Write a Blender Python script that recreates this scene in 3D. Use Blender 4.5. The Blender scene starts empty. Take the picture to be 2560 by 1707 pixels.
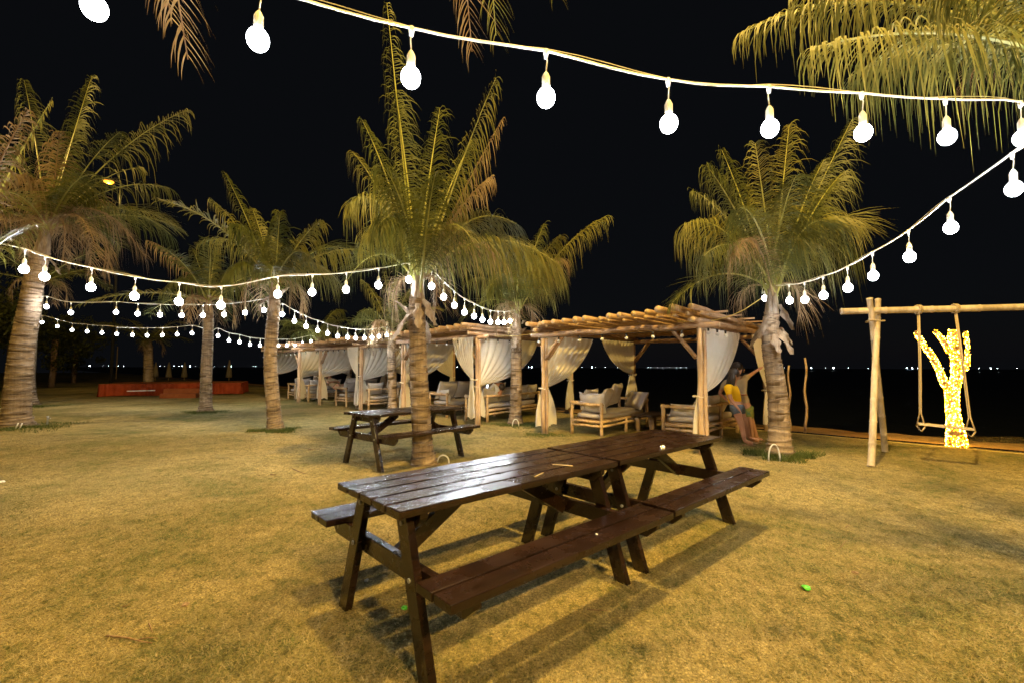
import bpy, bmesh, math, random
import numpy as np
from mathutils import Vector, Matrix
random.seed(7)
R = random.Random(11)
sc = bpy.context.scene
COL = sc.collection
# ---------------------------------------------------------------- camera
F, CX, CY, CH, HZ = 1147.0, 1280.0, 853.5, 1.4, 917.0
PIT = math.atan((HZ - CY) / F); ROLL = math.radians(.15)
cam_data = bpy.data.cameras.new('camera'); cam = bpy.data.objects.new('camera', cam_data); COL.objects.link(cam)
cam_data.sensor_width = 36; cam_data.lens = F / 2560 * 36; cam_data.clip_start = .05; cam_data.clip_end = 6000
cam.matrix_world = Matrix.Translation((0, 0, CH)) @ Matrix.Rotation(math.pi / 2 + PIT, 4, 'X') @ Matrix.Rotation(ROLL, 4, 'Z')
sc.camera = cam
# ---------------------------------------------------------------- night sky
world = bpy.data.worlds.new("World"); sc.world = world; world.use_nodes = True
wn = world.node_tree; bgn = wn.nodes['Background']
sky = wn.nodes.new('ShaderNodeTexSky'); sky.sky_type = 'NISHITA'; sky.sun_disc = False
sky.sun_elevation = math.radians(-6); sky.sun_rotation = math.radians(20)
mixw = wn.nodes.new('ShaderNodeMix'); mixw.data_type = 'RGBA'; mixw.inputs[0].default_value = .985
wn.links.new(sky.outputs[0], mixw.inputs[6]); mixw.inputs[7].default_value = (.003, .0034, .0043, 1)
wn.links.new(mixw.outputs[2], bgn.inputs[0]); bgn.inputs[1].default_value = 1.0
# ---------------------------------------------------------------- render settings
sc.view_settings.view_transform = 'Standard'; sc.view_settings.look = 'None'
sc.view_settings.exposure = 0; sc.view_settings.gamma = 1
cy = sc.cycles
cy.use_adaptive_sampling = True; cy.adaptive_threshold = .02
cy.use_denoising = True; cy.use_light_tree = True
cy.max_bounces = 5; cy.diffuse_bounces = 3; cy.glossy_bounces = 2; cy.transmission_bounces = 4; cy.transparent_max_bounces = 8
cy.volume_bounces = 0; cy.sample_clamp_indirect = 3.0; cy.caustics_reflective = False; cy.caustics_refractive = False; cy.filter_width = 1.5
WHITE_W = 150.0      # watts of one white festoon bulb
SODIUM_W = 10300.0   # the tall sodium lamp

def P(px, py, Y):
    """photo pixel (2560 wide) at ground distance Y -> world point"""
    u = (px - CX) / F; v = (CY - py) / F
    c, s = math.cos(ROLL), math.sin(ROLL)
    u, v = u * c - v * s, u * s + v * c
    d = Vector((u, math.cos(PIT) - v * math.sin(PIT), math.sin(PIT) + v * math.cos(PIT)))
    return d * (Y / d.y) + Vector((0, 0, CH))
def Gd(px, py, z=0.):
    u = (px - CX) / F; v = (CY - py) / F
    c, s = math.cos(ROLL), math.sin(ROLL)
    u, v = u * c - v * s, u * s + v * c
    d = Vector((u, math.cos(PIT) - v * math.sin(PIT), math.sin(PIT) + v * math.cos(PIT)))
    return d * ((z - CH) / d.z) + Vector((0, 0, CH))

# ---------------------------------------------------------------- materials
def newmat(name):
    m = bpy.data.materials.new(name); m.use_nodes = True
    return m, m.node_tree, m.node_tree.nodes['Principled BSDF']
def ramp(nt, fac, cols):
    r = nt.nodes.new('ShaderNodeValToRGB'); e = r.color_ramp.elements
    while len(e) < len(cols): e.new(.5)
    for i, (p, c) in enumerate(cols): e[i].position = p; e[i].color = (*c, 1)
    nt.links.new(fac, r.inputs[0]); return r.outputs[0]
def coords(nt, scale=(1, 1, 1), kind='Object'):
    t = nt.nodes.new('ShaderNodeTexCoord'); m = nt.nodes.new('ShaderNodeMapping')
    m.inputs['Scale'].default_value = scale; nt.links.new(t.outputs[kind], m.inputs[0]); return m.outputs[0]
def noise(nt, vec, scale, detail=4, rough=.55, dist=0):
    n = nt.nodes.new('ShaderNodeTexNoise'); n.inputs['Scale'].default_value = scale
    n.inputs['Detail'].default_value = detail; n.inputs['Roughness'].default_value = rough
    n.inputs['Distortion'].default_value = dist; nt.links.new(vec, n.inputs['Vector']); return n.outputs['Fac']
def bump(nt, b, h, strength=.3, dist=.01):
    n = nt.nodes.new('ShaderNodeBump'); n.inputs['Strength'].default_value = strength; n.inputs['Distance'].default_value = dist
    nt.links.new(h, n.inputs['Height']); nt.links.new(n.outputs[0], b.inputs['Normal'])
def mixc(nt, f, a, b, mode='MIX'):
    m = nt.nodes.new('ShaderNodeMix'); m.data_type = 'RGBA'; m.blend_type = mode
    for i, x in ((0, f), (6, a), (7, b)):
        if isinstance(x, (int, float)): m.inputs[i].default_value = x
        elif isinstance(x, tuple): m.inputs[i].default_value = (*x, 1)
        else: nt.links.new(x, m.inputs[i])
    return m.outputs[2]
def simple(name, c1, c2, scale=8, stretch=(1, 1, 1), rough=.6, bs=.3, bd=.005, spec=.5, kind='Object', trans=0, detail=5, coat=0):
    m, nt, b = newmat(name)
    v = coords(nt, stretch, kind); n = noise(nt, v, scale, detail)
    nt.links.new(ramp(nt, n, [(.3, c1), (.7, c2)]), b.inputs['Base Color'])
    b.inputs['Roughness'].default_value = rough; b.inputs['Specular IOR Level'].default_value = spec
    if coat: b.inputs['Coat Weight'].default_value = coat; b.inputs['Coat Roughness'].default_value = .12
    if bs: bump(nt, b, n, bs, bd)
    if trans:
        t = nt.nodes.new('ShaderNodeBsdfTranslucent'); mx = nt.nodes.new('ShaderNodeMixShader'); mx.inputs[0].default_value = trans
        nt.links.new(ramp(nt, n, [(.3, c1), (.7, c2)]), t.inputs[0])
        nt.links.new(b.outputs[0], mx.inputs[1]); nt.links.new(t.outputs[0], mx.inputs[2])
        nt.links.new(mx.outputs[0], nt.nodes['Material Output'].inputs[0])
    return m
def emis(name, col, st, sampling='NONE'):
    m, nt, b = newmat(name)
    b.inputs['Base Color'].default_value = (*col, 1); b.inputs['Emission Color'].default_value = (*col, 1)
    b.inputs['Emission Strength'].default_value = st
    m.cycles.emission_sampling = sampling
    return m
M = {}
# lawn
m, nt, b = newmat('dry_lawn')
v = coords(nt)
big = noise(nt, v, .42, 6, .6, .8); mid = noise(nt, v, 3.2, 5, .65); fine = noise(nt, v, 60, 6, .75); fib = noise(nt, coords(nt, (1, .35, 1)), 130, 4, .7)
ca = ramp(nt, big, [(.38, (.1, .125, .04)), (.47, (.25, .215, .105)), (.6, (.45, .375, .21))])  # broad dark-green patches: palm crown shade painted in, plus uneven grass colour
cb = ramp(nt, mid, [(.33, (.12, .145, .045)), (.5, (.34, .28, .13)), (.7, (.48, .39, .2))])
cc = mixc(nt, .45, ca, cb)
cf = ramp(nt, fine, [(.38, (.25, .28, .2)), (.5, (.85, .83, .75)), (.62, (1.45, 1.4, 1.25))])
cd = mixc(nt, .85, cc, cf, 'MULTIPLY')
ce = mixc(nt, .5, cd, ramp(nt, fib, [(.35, (.4, .4, .35)), (.62, (1.4, 1.35, 1.25))]), 'MULTIPLY')
cl = noise(nt, coords(nt, (1, .6, 1)), 16, 5, .75, .5); ce = mixc(nt, .8, ce, ramp(nt, cl, [(.36, (.42, .46, .36)), (.5, (1, .98, .92)), (.64, (1.25, 1.22, 1.15))]), 'MULTIPLY')
nt.links.new(ce, b.inputs['Base Color']); b.inputs['Roughness'].default_value = .95; b.inputs['Specular IOR Level'].default_value = .15
mul = nt.nodes.new('ShaderNodeMath'); mul.operation = 'ADD'; nt.links.new(fine, mul.inputs[0]); nt.links.new(mid, mul.inputs[1])
bump(nt, b, mul.outputs[0], .9, .03)
M['lawn'] = m
M['sand'] = simple('beach_sand', (.30, .17, .07), (.46, .29, .13), 6, rough=.95, bs=1., bd=.08, spec=.1, detail=8)
m, nt, b = newmat('sea_water')
b.inputs['Base Color'].default_value = (.002, .003, .004, 1); b.inputs['Roughness'].default_value = .5; b.inputs['Specular IOR Level'].default_value = .15
bump(nt, b, noise(nt, coords(nt, (1, .4, 1)), .8, 4), .6, .25); M['sea'] = m
def blade_mat(name, cols):
    m, nt, b = newmat(name)
    n = noise(nt, coords(nt), 1.3, 6, .7); n2 = noise(nt, coords(nt), 45, 2)
    n4 = noise(nt, coords(nt, (1, .6, 1)), 16, 5, .75, .5); n = mixc(nt, .5, n, n4)
    c = mixc(nt, .6, ramp(nt, n, cols), ramp(nt, n2, [(.3, (.45, .5, .3)), (.7, (1.35, 1.2, 1.0))]), 'MULTIPLY')
    nt.links.new(c, b.inputs['Base Color']); b.inputs['Roughness'].default_value = .7; b.inputs['Specular IOR Level'].default_value = .2
    return m
M['blade'] = blade_mat('grass_blades', [(.38, (.09, .12, .035)), (.47, (.25, .215, .105)), (.62, (.47, .385, .225))])
M['green_blade'] = blade_mat('green_grass_blades', [(.3, (.04, .065, .015)), (.5, (.07, .1, .025)), (.75, (.16, .16, .05))])
# varnished dark wood
m, nt, b = newmat('varnished_dark_wood')
v = coords(nt, (.5, 30, 30)); g1 = noise(nt, v, 2.0, 4, .6, .15); g2 = noise(nt, coords(nt), 5, 5)
c = mixc(nt, .55, ramp(nt, g1, [(.3, (.007, .0034, .0022)), (.6, (.019, .009, .0055)), (.8, (.04, .019, .011))]), ramp(nt, g2, [(.35, (.5, .45, .42)), (.7, (1.4, 1.25, 1.1))]), 'MULTIPLY')
g3 = noise(nt, coords(nt, (3, 60, 60)), 3, 3, .8); g4 = noise(nt, coords(nt), 90, 2); wear = nt.nodes.new('ShaderNodeMath'); wear.operation = 'MULTIPLY'; nt.links.new(ramp(nt, g3, [(.6, (0, 0, 0)), (.7, (.5, .5, .5))]), wear.inputs[0]); nt.links.new(ramp(nt, g4, [(.5, (.15, .15, .15)), (.66, (1, 1, 1))]), wear.inputs[1])
c = mixc(nt, wear.outputs[0], c, (.15, .09, .06))
nt.links.new(c, b.inputs['Base Color'])
rr = nt.nodes.new('ShaderNodeMapRange'); nt.links.new(g2, rr.inputs[0]); rr.inputs[1].default_value = .3; rr.inputs[2].default_value = .7; rr.inputs[3].default_value = .17; rr.inputs[4].default_value = .34; b.inputs['Specular IOR Level'].default_value = .6
nt.links.new(rr.outputs[0], b.inputs['Roughness']); bump(nt, b, g1, .35, .0009); M['table'] = m
# round logs
def log_mat(name, a, c_, k):
    m, nt, b = newmat(name)
    v = coords(nt, (1, 1, 1)); n = noise(nt, coords(nt, k), 9, 6, .65, .8); n2 = noise(nt, v, 3.0, 4)
    c = mixc(nt, .6, ramp(nt, n, [(.28, a), (.5, c_), (.75, tuple(x * 1.25 for x in c_))]), ramp(nt, n2, [(.3, (.5, .42, .35)), (.6, (1.1, 1.05, 1.))]), 'MULTIPLY')
    nt.links.new(c, b.inputs['Base Color']); b.inputs['Roughness'].default_value = .6; b.inputs['Specular IOR Level'].default_value = .35
    bump(nt, b, n, .5, .006); return m
M['post'] = log_mat('peeled_post_wood', (.26, .15, .085), (.56, .42, .28), (1, 1, .12))
M['log'] = log_mat('bark_log_wood', (.13, .07, .04), (.4, .27, .165), (.4, .4, 1))
M['sofa'] = log_mat('sofa_pole_wood', (.28, .17, .08), (.56, .41, .24), (1, 1, 1))
M['logend'] = simple('cut_log_end', (.42, .28, .14), (.55, .4, .22), 20)
M['bamboo'] = log_mat('dry_bamboo', (.3, .25, .18), (.5, .43, .33), (1, 1, .2))
M['trunk'] = None
m, nt, b = newmat('palm_bark')
v = coords(nt); n = noise(nt, coords(nt, (1, 1, 3.2)), 4.5, 6, .7, 1.2); n3 = noise(nt, coords(nt, (30, 30, 2)), 1.2, 5, .7)
att = nt.nodes.new('ShaderNodeAttribute'); att.attribute_name = 'scar'
c = ramp(nt, n, [(.3, (.17, .12, .08)), (.5, (.34, .26, .18)), (.75, (.47, .39, .29))])
c = mixc(nt, .5, c, ramp(nt, n3, [(.35, (.5, .45, .4)), (.6, (1.2, 1.15, 1.1))]), 'MULTIPLY')
c = mixc(nt, att.outputs['Fac'], c, (.045, .03, .02))
nt.links.new(c, b.inputs['Base Color']); b.inputs['Roughness'].default_value = .85
bump(nt, b, n, .8, .012); M['trunk'] = m
M['leaf'] = simple('palm_leaf', (.04, .055, .01), (.12, .125, .022), 2.5, rough=.5, bs=0, trans=.25)
M['leafy'] = simple('yellow_palm_leaf', (.1, .115, .022), (.27, .24, .05), 3, rough=.5, bs=0, trans=.3)
M['dryleaf'] = simple('dry_palm_leaf', (.15, .09, .04), (.36, .27, .16), 4, rough=.7, bs=0, trans=.25)
M['rachis'] = simple('palm_leaf_stem', (.2, .22, .05), (.36, .34, .1), 6, (1, 1, 1), rough=.4)
M['dryrachis'] = simple('dry_leaf_stem', (.14, .08, .04), (.3, .2, .1), 6, rough=.7)
M['husk'] = simple('fibrous_leaf_sheath', (.2, .14, .09), (.5, .41, .32), 14, (1, 1, .3), rough=.9, bs=.8, trans=.25)
M['cable'] = simple('white_cable', (.62, .6, .52), (.75, .73, .66), 20, rough=.45)
M['ycable'] = simple('yellow_cable', (.55, .42, .1), (.7, .55, .18), 20, rough=.45)
M['bulb'] = emis('lit_white_bulb', (.93, .96, 1.), 30)
M['dead'] = simple('unlit_opal_bulb', (.7, .68, .62), (.8, .78, .72), 5, rough=.25, bs=0)
M['black'] = simple('black_plastic', (.012, .012, .012), (.03, .03, .03), 20, rough=.5)
M['curtain'] = simple('sheer_cotton_curtain', (.84, .78, .66), (.9, .85, .74), 6, (1, 1, 1), rough=.9, bs=.2, spec=.1, trans=.4)
M['cushion'] = simple('grey_beige_cushion', (.42, .37, .33), (.52, .47, .42), 60, rough=.95, bs=.5, bd=.002, spec=.1)
M['pillow'] = simple('light_grey_pillow', (.5, .46, .42), (.6, .56, .52), 70, rough=.95, bs=.5, bd=.002, spec=.1)
M['dark'] = simple('dark_table_wood', (.02, .012, .008), (.06, .035, .02), 8, rough=.5)
M['orange'] = simple('orange_red_stage_cloth', (.2, .032, .011), (.3, .055, .017), 4, rough=.9, spec=.1)
M['deck'] = simple('orange_stage_carpet', (.27, .08, .024), (.34, .105, .033), 5, rough=.95, spec=.1)
M['metal'] = simple('galvanised_metal', (.3, .31, .33), (.42, .43, .45), 6, rough=.45)
M['skin'] = simple('skin', (.42, .2, .12), (.5, .26, .16), 8, rough=.55, bs=0)
M['hair'] = simple('dark_hair', (.012, .008, .006), (.04, .025, .018), 40, (8, 8, 1), rough=.5)
M['yellow'] = simple('yellow_cotton', (.75, .42, .01), (.85, .5, .02), 8, rough=.9, spec=.1)
M['denim'] = simple('denim', (.09, .11, .15), (.15, .18, .23), 50, rough=.9, spec=.1)
M['beige'] = simple('beige_cotton', (.36, .27, .16), (.45, .35, .22), 8, rough=.9, spec=.1)
M['shorts'] = simple('yellow_patterned_shorts', (.4, .34, .04), (.1, .22, .12), 14, rough=.9, spec=.1)
M['rope'] = simple('hemp_rope', (.3, .23, .13), (.48, .38, .24), 90, rough=.9)
M['white'] = simple('white_plastic', (.7, .7, .68), (.8, .8, .78), 10, rough=.4)
M['green'] = simple('green_plastic', (.05, .4, .02), (.08, .55, .04), 10, rough=.4)
M['twig'] = simple('dry_twig', (.14, .08, .04), (.34, .22, .12), 30, rough=.9)
M['straw'] = simple('pale_straw', (.5, .4, .2), (.62, .5, .28), 30, rough=.8)
M['fairy'] = emis('warm_fairy_bulb', (1., .38, .006), 22, 'AUTO')
M['fairy2'] = emis('pale_fairy_bulb', (1., .58, .06), 110, 'AUTO')
M['sodium'] = emis('sodium_lens', (1., .38, .03), 3.2)
M['boatlamp'] = emis('boat_lamp', (.8, .92, 1.), 45)
M['boat'] = simple('painted_boat', (.02, .04, .08), (.05, .08, .12), 3, rough=.5)
M['umb'] = simple('closed_parasol_cloth', (.3, .25, .18), (.4, .34, .25), 6, rough=.9)
M['screen'] = emis('phone_screen', (.7, .85, 1.), 3)

# ---------------------------------------------------------------- mesh helpers
class MB:
    def __init__(s): s.v = []; s.f = []; s.m = []; s.a = []
    def add(s, vs, fs, mi=0):
        o = len(s.v); s.v += [tuple(p) for p in vs]; s.f += [tuple(i + o for i in f) for f in fs]; s.m += [mi] * len(fs)
    def box(s, c, size, mat=None, mi=0):
        x, y, z = size[0] / 2, size[1] / 2, size[2] / 2
        vs = [Vector(p) for p in [(-x, -y, -z), (x, -y, -z), (x, y, -z), (-x, y, -z), (-x, -y, z), (x, -y, z), (x, y, z), (-x, y, z)]]
        if mat: vs = [mat @ p for p in vs]
        c = Vector(c); s.add([p + c for p in vs], [(0, 3, 2, 1), (4, 5, 6, 7), (0, 1, 5, 4), (1, 2, 6, 5), (2, 3, 7, 6), (3, 0, 4, 7)], mi)
    def beam(s, a, b, w, h, up=(0, 0, 1), mi=0, ext=0):
        a, b = Vector(a), Vector(b); d = (b - a); L = d.length + 2 * ext; d.normalize(); y = Vector(up).cross(d).normalized(); z = d.cross(y)
        s.box((a + b) / 2, (L, w, h), Matrix((d, y, z)).transposed(), mi)
    def tube(s, pts, rad, n=8, mi=0, cap=True, mic=None, jit=0):
        pts = [Vector(p) for p in pts]; k = len(pts)
        if not isinstance(rad, (list, tuple)): rad = [rad] * k
        o = len(s.v); t0 = (pts[1] - pts[0]).normalized()
        ref = Vector((0, 0, 1)) if abs(t0.z) < .9 else Vector((1, 0, 0)); nrm = t0.cross(ref).normalized()
        for i in range(k):
            t = (pts[min(i + 1, k - 1)] - pts[max(i - 1, 0)]).normalized()
            nrm = (nrm - t * nrm.dot(t)).normalized(); bn = t.cross(nrm)
            for j in range(n):
                a = 2 * math.pi * j / n; r = rad[i] * (1 + (R.random() - .5) * jit)
                s.v.append(tuple(pts[i] + (nrm * math.cos(a) + bn * math.sin(a)) * r))
        for i in range(k - 1):
            for j in range(n):
                a = o + i * n + j; b_ = o + i * n + (j + 1) % n
                s.f.append((a, b_, b_ + n, a + n)); s.m.append(mi)
        if cap:
            s.f.append(tuple(o + j for j in reversed(range(n)))); s.f.append(tuple(o + (k - 1) * n + j for j in range(n)))
            s.m += [mi if mic is None else mic] * 2
    def log(s, a, b, r, n=8, mi=0, mic=None, wob=.012, seg=5):
        a, b = Vector(a), Vector(b); pts = []; rs = []
        for i in range(seg + 1):
            p = a.lerp(b, i / seg)
            if 0 < i < seg: p += Vector([(R.random() - .5) * 2 * wob for _ in range(3)])
            pts.append(p); rs.append(r * (1 + (R.random() - .5) * .22))
        s.tube(pts, rs, n, mi, True, mic, .06)
    def sphere(s, c, r, nu=10, nv=7, mi=0, sc_=(1, 1, 1)):
        c = Vector(c); o = len(s.v); vs = []; fs = []
        for i in range(nv + 1):
            th = math.pi * i / nv
            for j in range(nu):
                ph = 2 * math.pi * j / nu
                vs.append(c + Vector((r * sc_[0] * math.sin(th) * math.cos(ph), r * sc_[1] * math.sin(th) * math.sin(ph), r * sc_[2] * math.cos(th))))
        for i in range(nv):
            for j in range(nu):
                fs.append((i * nu + j, (i + 1) * nu + j, (i + 1) * nu + (j + 1) % nu, i * nu + (j + 1) % nu))
        s.add(vs, fs, mi)
    def build(s, name, mats, parent=None, smooth=False, bevel=0):
        me = bpy.data.meshes.new(name); me.from_pydata(s.v, [], s.f)
        if not isinstance(mats, (list, tuple)): mats = [mats]
        for q in mats: me.materials.append(q)
        if len(mats) > 1: me.polygons.foreach_set('material_index', s.m)
        if smooth: me.polygons.foreach_set('use_smooth', [True] * len(s.f))
        me.update(); o = bpy.data.objects.new(name, me); COL.objects.link(o)
        if parent: o.parent = parent
        if bevel:
            bm_ = o.modifiers.new('bevel', 'BEVEL'); bm_.width = bevel; bm_.segments = 2; bm_.limit_method = 'ANGLE'
        return o
def tag(o, label=None, cat=None, group=None, kind=None):
    if label: o['label'] = label
    if cat: o['category'] = cat
    if group: o['group'] = group
    if kind: o['kind'] = kind
    return o
def empty(name, loc=(0, 0, 0), rz=0, label=None, cat=None, group=None):
    o = bpy.data.objects.new(name, None); COL.objects.link(o); o.location = loc; o.rotation_euler = (0, 0, rz); o.empty_display_size = .1
    return tag(o, label, cat, group)
def at_origin(o, origin):
    """move a mesh's origin to a world point without moving its shape"""
    o.data.transform(Matrix.Translation(-Vector(origin))); o.location = origin; return o
def copy_tree(o, parent=None):
    c = o.copy(); COL.objects.link(c); c.parent = parent
    for ch in o.children: copy_tree(ch, c)
    return c
def point_light(name, loc, w, col, r, parent=None):
    l = bpy.data.lights.new(name, 'POINT'); l.energy = w; l.color = col; l.shadow_soft_size = r
    o = bpy.data.objects.new(name, l); COL.objects.link(o); o.location = loc
    if parent: o.parent = parent
    return o

# ---------------------------------------------------------------- ground, beach, sea
U = Vector((.728, -.686, 0)); V = Vector((.686, .728, 0))   # along the shore / towards the sea
def sheet(name, pts, z, mat, holes=None):
    mb = MB(); mb.add([(p[0], p[1], z) for p in pts], [tuple(range(len(pts)))]); return tag(mb.build(name, mat), kind='structure')
Sgrass = Gd(1889, 1072); Sshore = Gd(1889, 1045)
def alongshore(p0, a, b, za, zb, ca, cb, name, mat, n=60, wob=.0, kind='structure', seg=8):
    """a strip parallel to the shore: from offset ca to cb (sea direction), heights za -> zb"""
    mb = MB(); vs = []
    for i in range(n + 1):
        s = a + (b - a) * i / n
        for j in range(seg + 1):
            t = j / seg; w = wob * (math.sin(s * .7) + .5 * math.sin(s * 1.9 + 1)) if 0 < j else wob * .3 * math.sin(s * 2.3)
            q = p0 + U * s + V * (ca + (cb - ca) * t + w)
            vs.append((q.x, q.y, za + (zb - za) * t + (.02 * math.sin(s * 3 + j) if 0 < j < seg else 0)))
    fs = [(i * (seg + 1) + j, (i + 1) * (seg + 1) + j, (i + 1) * (seg + 1) + j + 1, i * (seg + 1) + j + 1) for i in range(n) for j in range(seg)]
    mb.add(vs, fs); return tag(mb.build(name, mat, smooth=True), kind=kind)
g0 = Sgrass
pa, pb = g0 + U * 60, g0 - U * 130
sheet('lawn', [pa, pb, pb - V * 160, pa - V * 100], 0, M['lawn'])
shore_off = (Sshore - Sgrass).dot(V)
alongshore(g0, -130, 60, .03, -.28, -.06, shore_off + 1.5, 'beach_sand', M['sand'], n=260, wob=.12)
mb = MB(); mb.add([(-2500, -40, -.22), (2500, -40, -.22), (2500, 4000, -.22), (-2500, 4000, -.22)], [(0, 1, 2, 3)])
sea = tag(mb.build('sea_water', M['sea']), kind='structure')
# push the sheet's corner so that it only lies on the sea side of the shore line
me = sea.data; q0 = g0 + V * (shore_off - .3)
cs = [q0 + U * 200, q0 + U * 1300 + V * 1100, q0 - U * 900 + V * 1100, q0 - U * 900]
for vv, q in zip(me.vertices, cs): vv.co = (q.x, q.y, -.22)
# ---------------------------------------------------------------- grass
def blades(name, pts, h, w, mat, label, cat='grass', spread=.6, seedv=1, kind='stuff', hs=.5):
    rng = np.random.default_rng(seedv); n = len(pts); pts = np.asarray(pts)
    ang = rng.uniform(0, 2 * np.pi, n); hh = h * (1 - hs + 2 * hs * rng.random(n)); ww = w * (.6 + .8 * rng.random(n))
    ta = rng.uniform(0, 2 * np.pi, n); tl = hh * spread * (.4 + rng.random(n))
    dx, dy = np.cos(ang) * ww, np.sin(ang) * ww
    a = np.stack([pts[:, 0] - dx, pts[:, 1] - dy, pts[:, 2]], 1); b_ = np.stack([pts[:, 0] + dx, pts[:, 1] + dy, pts[:, 2]], 1)
    c = np.stack([pts[:, 0] + np.cos(ta) * tl, pts[:, 1] + np.sin(ta) * tl, pts[:, 2] + hh], 1)
    vs = np.stack([a, b_, c], 1).reshape(-1, 3)
    me = bpy.data.meshes.new(name); me.vertices.add(3 * n); me.vertices.foreach_set('co', vs.astype(np.float32).ravel())
    me.loops.add(3 * n); me.loops.foreach_set('vertex_index', np.arange(3 * n, dtype=np.int32))
    me.polygons.add(n); me.polygons.foreach_set('loop_start', np.arange(0, 3 * n, 3, dtype=np.int32))
    me.update(calc_edges=True); me.materials.append(mat); o = bpy.data.objects.new(name, me); COL.objects.link(o)
    return tag(o, label, cat, None, kind)
rng = np.random.default_rng(3)
NB = 420000
Yb = 1.0 + 8.5 * rng.random(NB) ** 1.6; Xb = (rng.random(NB) * 2 - 1) * (Yb * 1.2 + .3)
blades('lawn_grass', np.stack([Xb, Yb, np.zeros(NB)], 1), .015, .0018, M['blade'], 'short dry yellow grass of the lawn under and around the picnic tables', spread=1.3, seedv=5)

# ---------------------------------------------------------------- palms
def bez(a, c, b_, t): return a * (1 - t) ** 2 + c * (2 * t * (1 - t)) + b_ * t * t
clear_lamp = False
def abs_px(parent, p, L):
    q = p + Vector(parent.location) - Vector((0, 0, CH)); d = q.y * math.cos(PIT) + q.z * math.sin(PIT)
    x = CX + F * q.x / d; y = CY - F * (q.z * math.cos(PIT) - q.y * math.sin(PIT)) / d
    return abs(x - 272) < 60 and abs(y - 446) < 50 and R.random() < .85
def frond(parent, B, T, bulge, mat, rmat, n=46, ll=.62, droop=.5, w=.016, wind=.12, name='frond', r0=.022, ctrl=None, ragged=.1, seg=4):
    mb = MB(); B = Vector(B); T = Vector(T); Lf = (T - B).length
    C = (B + T) / 2 + Vector((0, 0, bulge)) if ctrl is None else Vector(ctrl)
    k = 12; pts = [bez(B, C, T, i / k) for i in range(k + 1)]
    mb.tube(pts, [r0 * (1 - .86 * i / k) for i in range(k + 1)], 5, 1)
    az = Vector((T.x - B.x, T.y - B.y, 0))
    if az.length < .05: az = Vector((.2, 1, 0))
    az.normalize(); side0 = Vector((-az.y, az.x, 0))
    tw = (R.random() - .5) * .7; n = int(n * 1.6); ll *= 1.2; w *= .8
    for sgn in (-1, 1):
        for i in range(n):
            t = .14 + .86 * (i + R.random() * .7) / n
            if t > 1: t = 1
            if R.random() < ragged * .5: continue
            p = bez(B, C, T, t); tg = (bez(B, C, T, min(1, t + .02)) - bez(B, C, T, t - .02)).normalized()
            side = (side0 * math.cos(tw) + Vector((0, 0, 1)) * math.sin(tw)); side = (side - tg * side.dot(tg)).normalized() * sgn
            up = tg.cross(side) * sgn
            prof = max(.18, math.sin(math.pi * min(1, .12 + .8 * t)) ** .7)
            L = ll * prof * (.68 + .45 * R.random()) * (1 if R.random() > ragged else .5)
            fw = .3 + .9 * t * t + (R.random() - .5) * .35; d = (tg * fw + side * .9 + up * (.05 + .45 * R.random())).normalized()
            if clear_lamp and abs_px(parent, p, L): continue
            dr = droop * (.5 + 1.0 * R.random()); ww = w * (.75 + .5 * R.random())
            prev = None; wd = d.cross(Vector((0, 0, 1)))
            wd = (wd.normalized() if wd.length > .1 else side) * .35 + tg * .8; wd.normalize()
            row = []
            for q in range(seg + 1):
                f = q / seg; c = p + d * (L * (f - .42 * min(dr, 1.2) * f * f)) + Vector((wind * L * f * f, 0, -.62 * dr * L * f * f))
                hw = ww * (.55 + 1.2 * f * (1 - f) * 1.6) * (1 - f ** 3 * .9)
                row.append((c - wd * hw, c + wd * hw))
            o = len(mb.v)
            for a_, b2 in row: mb.v += [tuple(a_), tuple(b2)]
            for q in range(seg): mb.f.append((o + 2 * q, o + 2 * q + 1, o + 2 * q + 3, o + 2 * q + 2)); mb.m.append(0)
    ob = mb.build(name, [mat, rmat], parent)
    return ob
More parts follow.
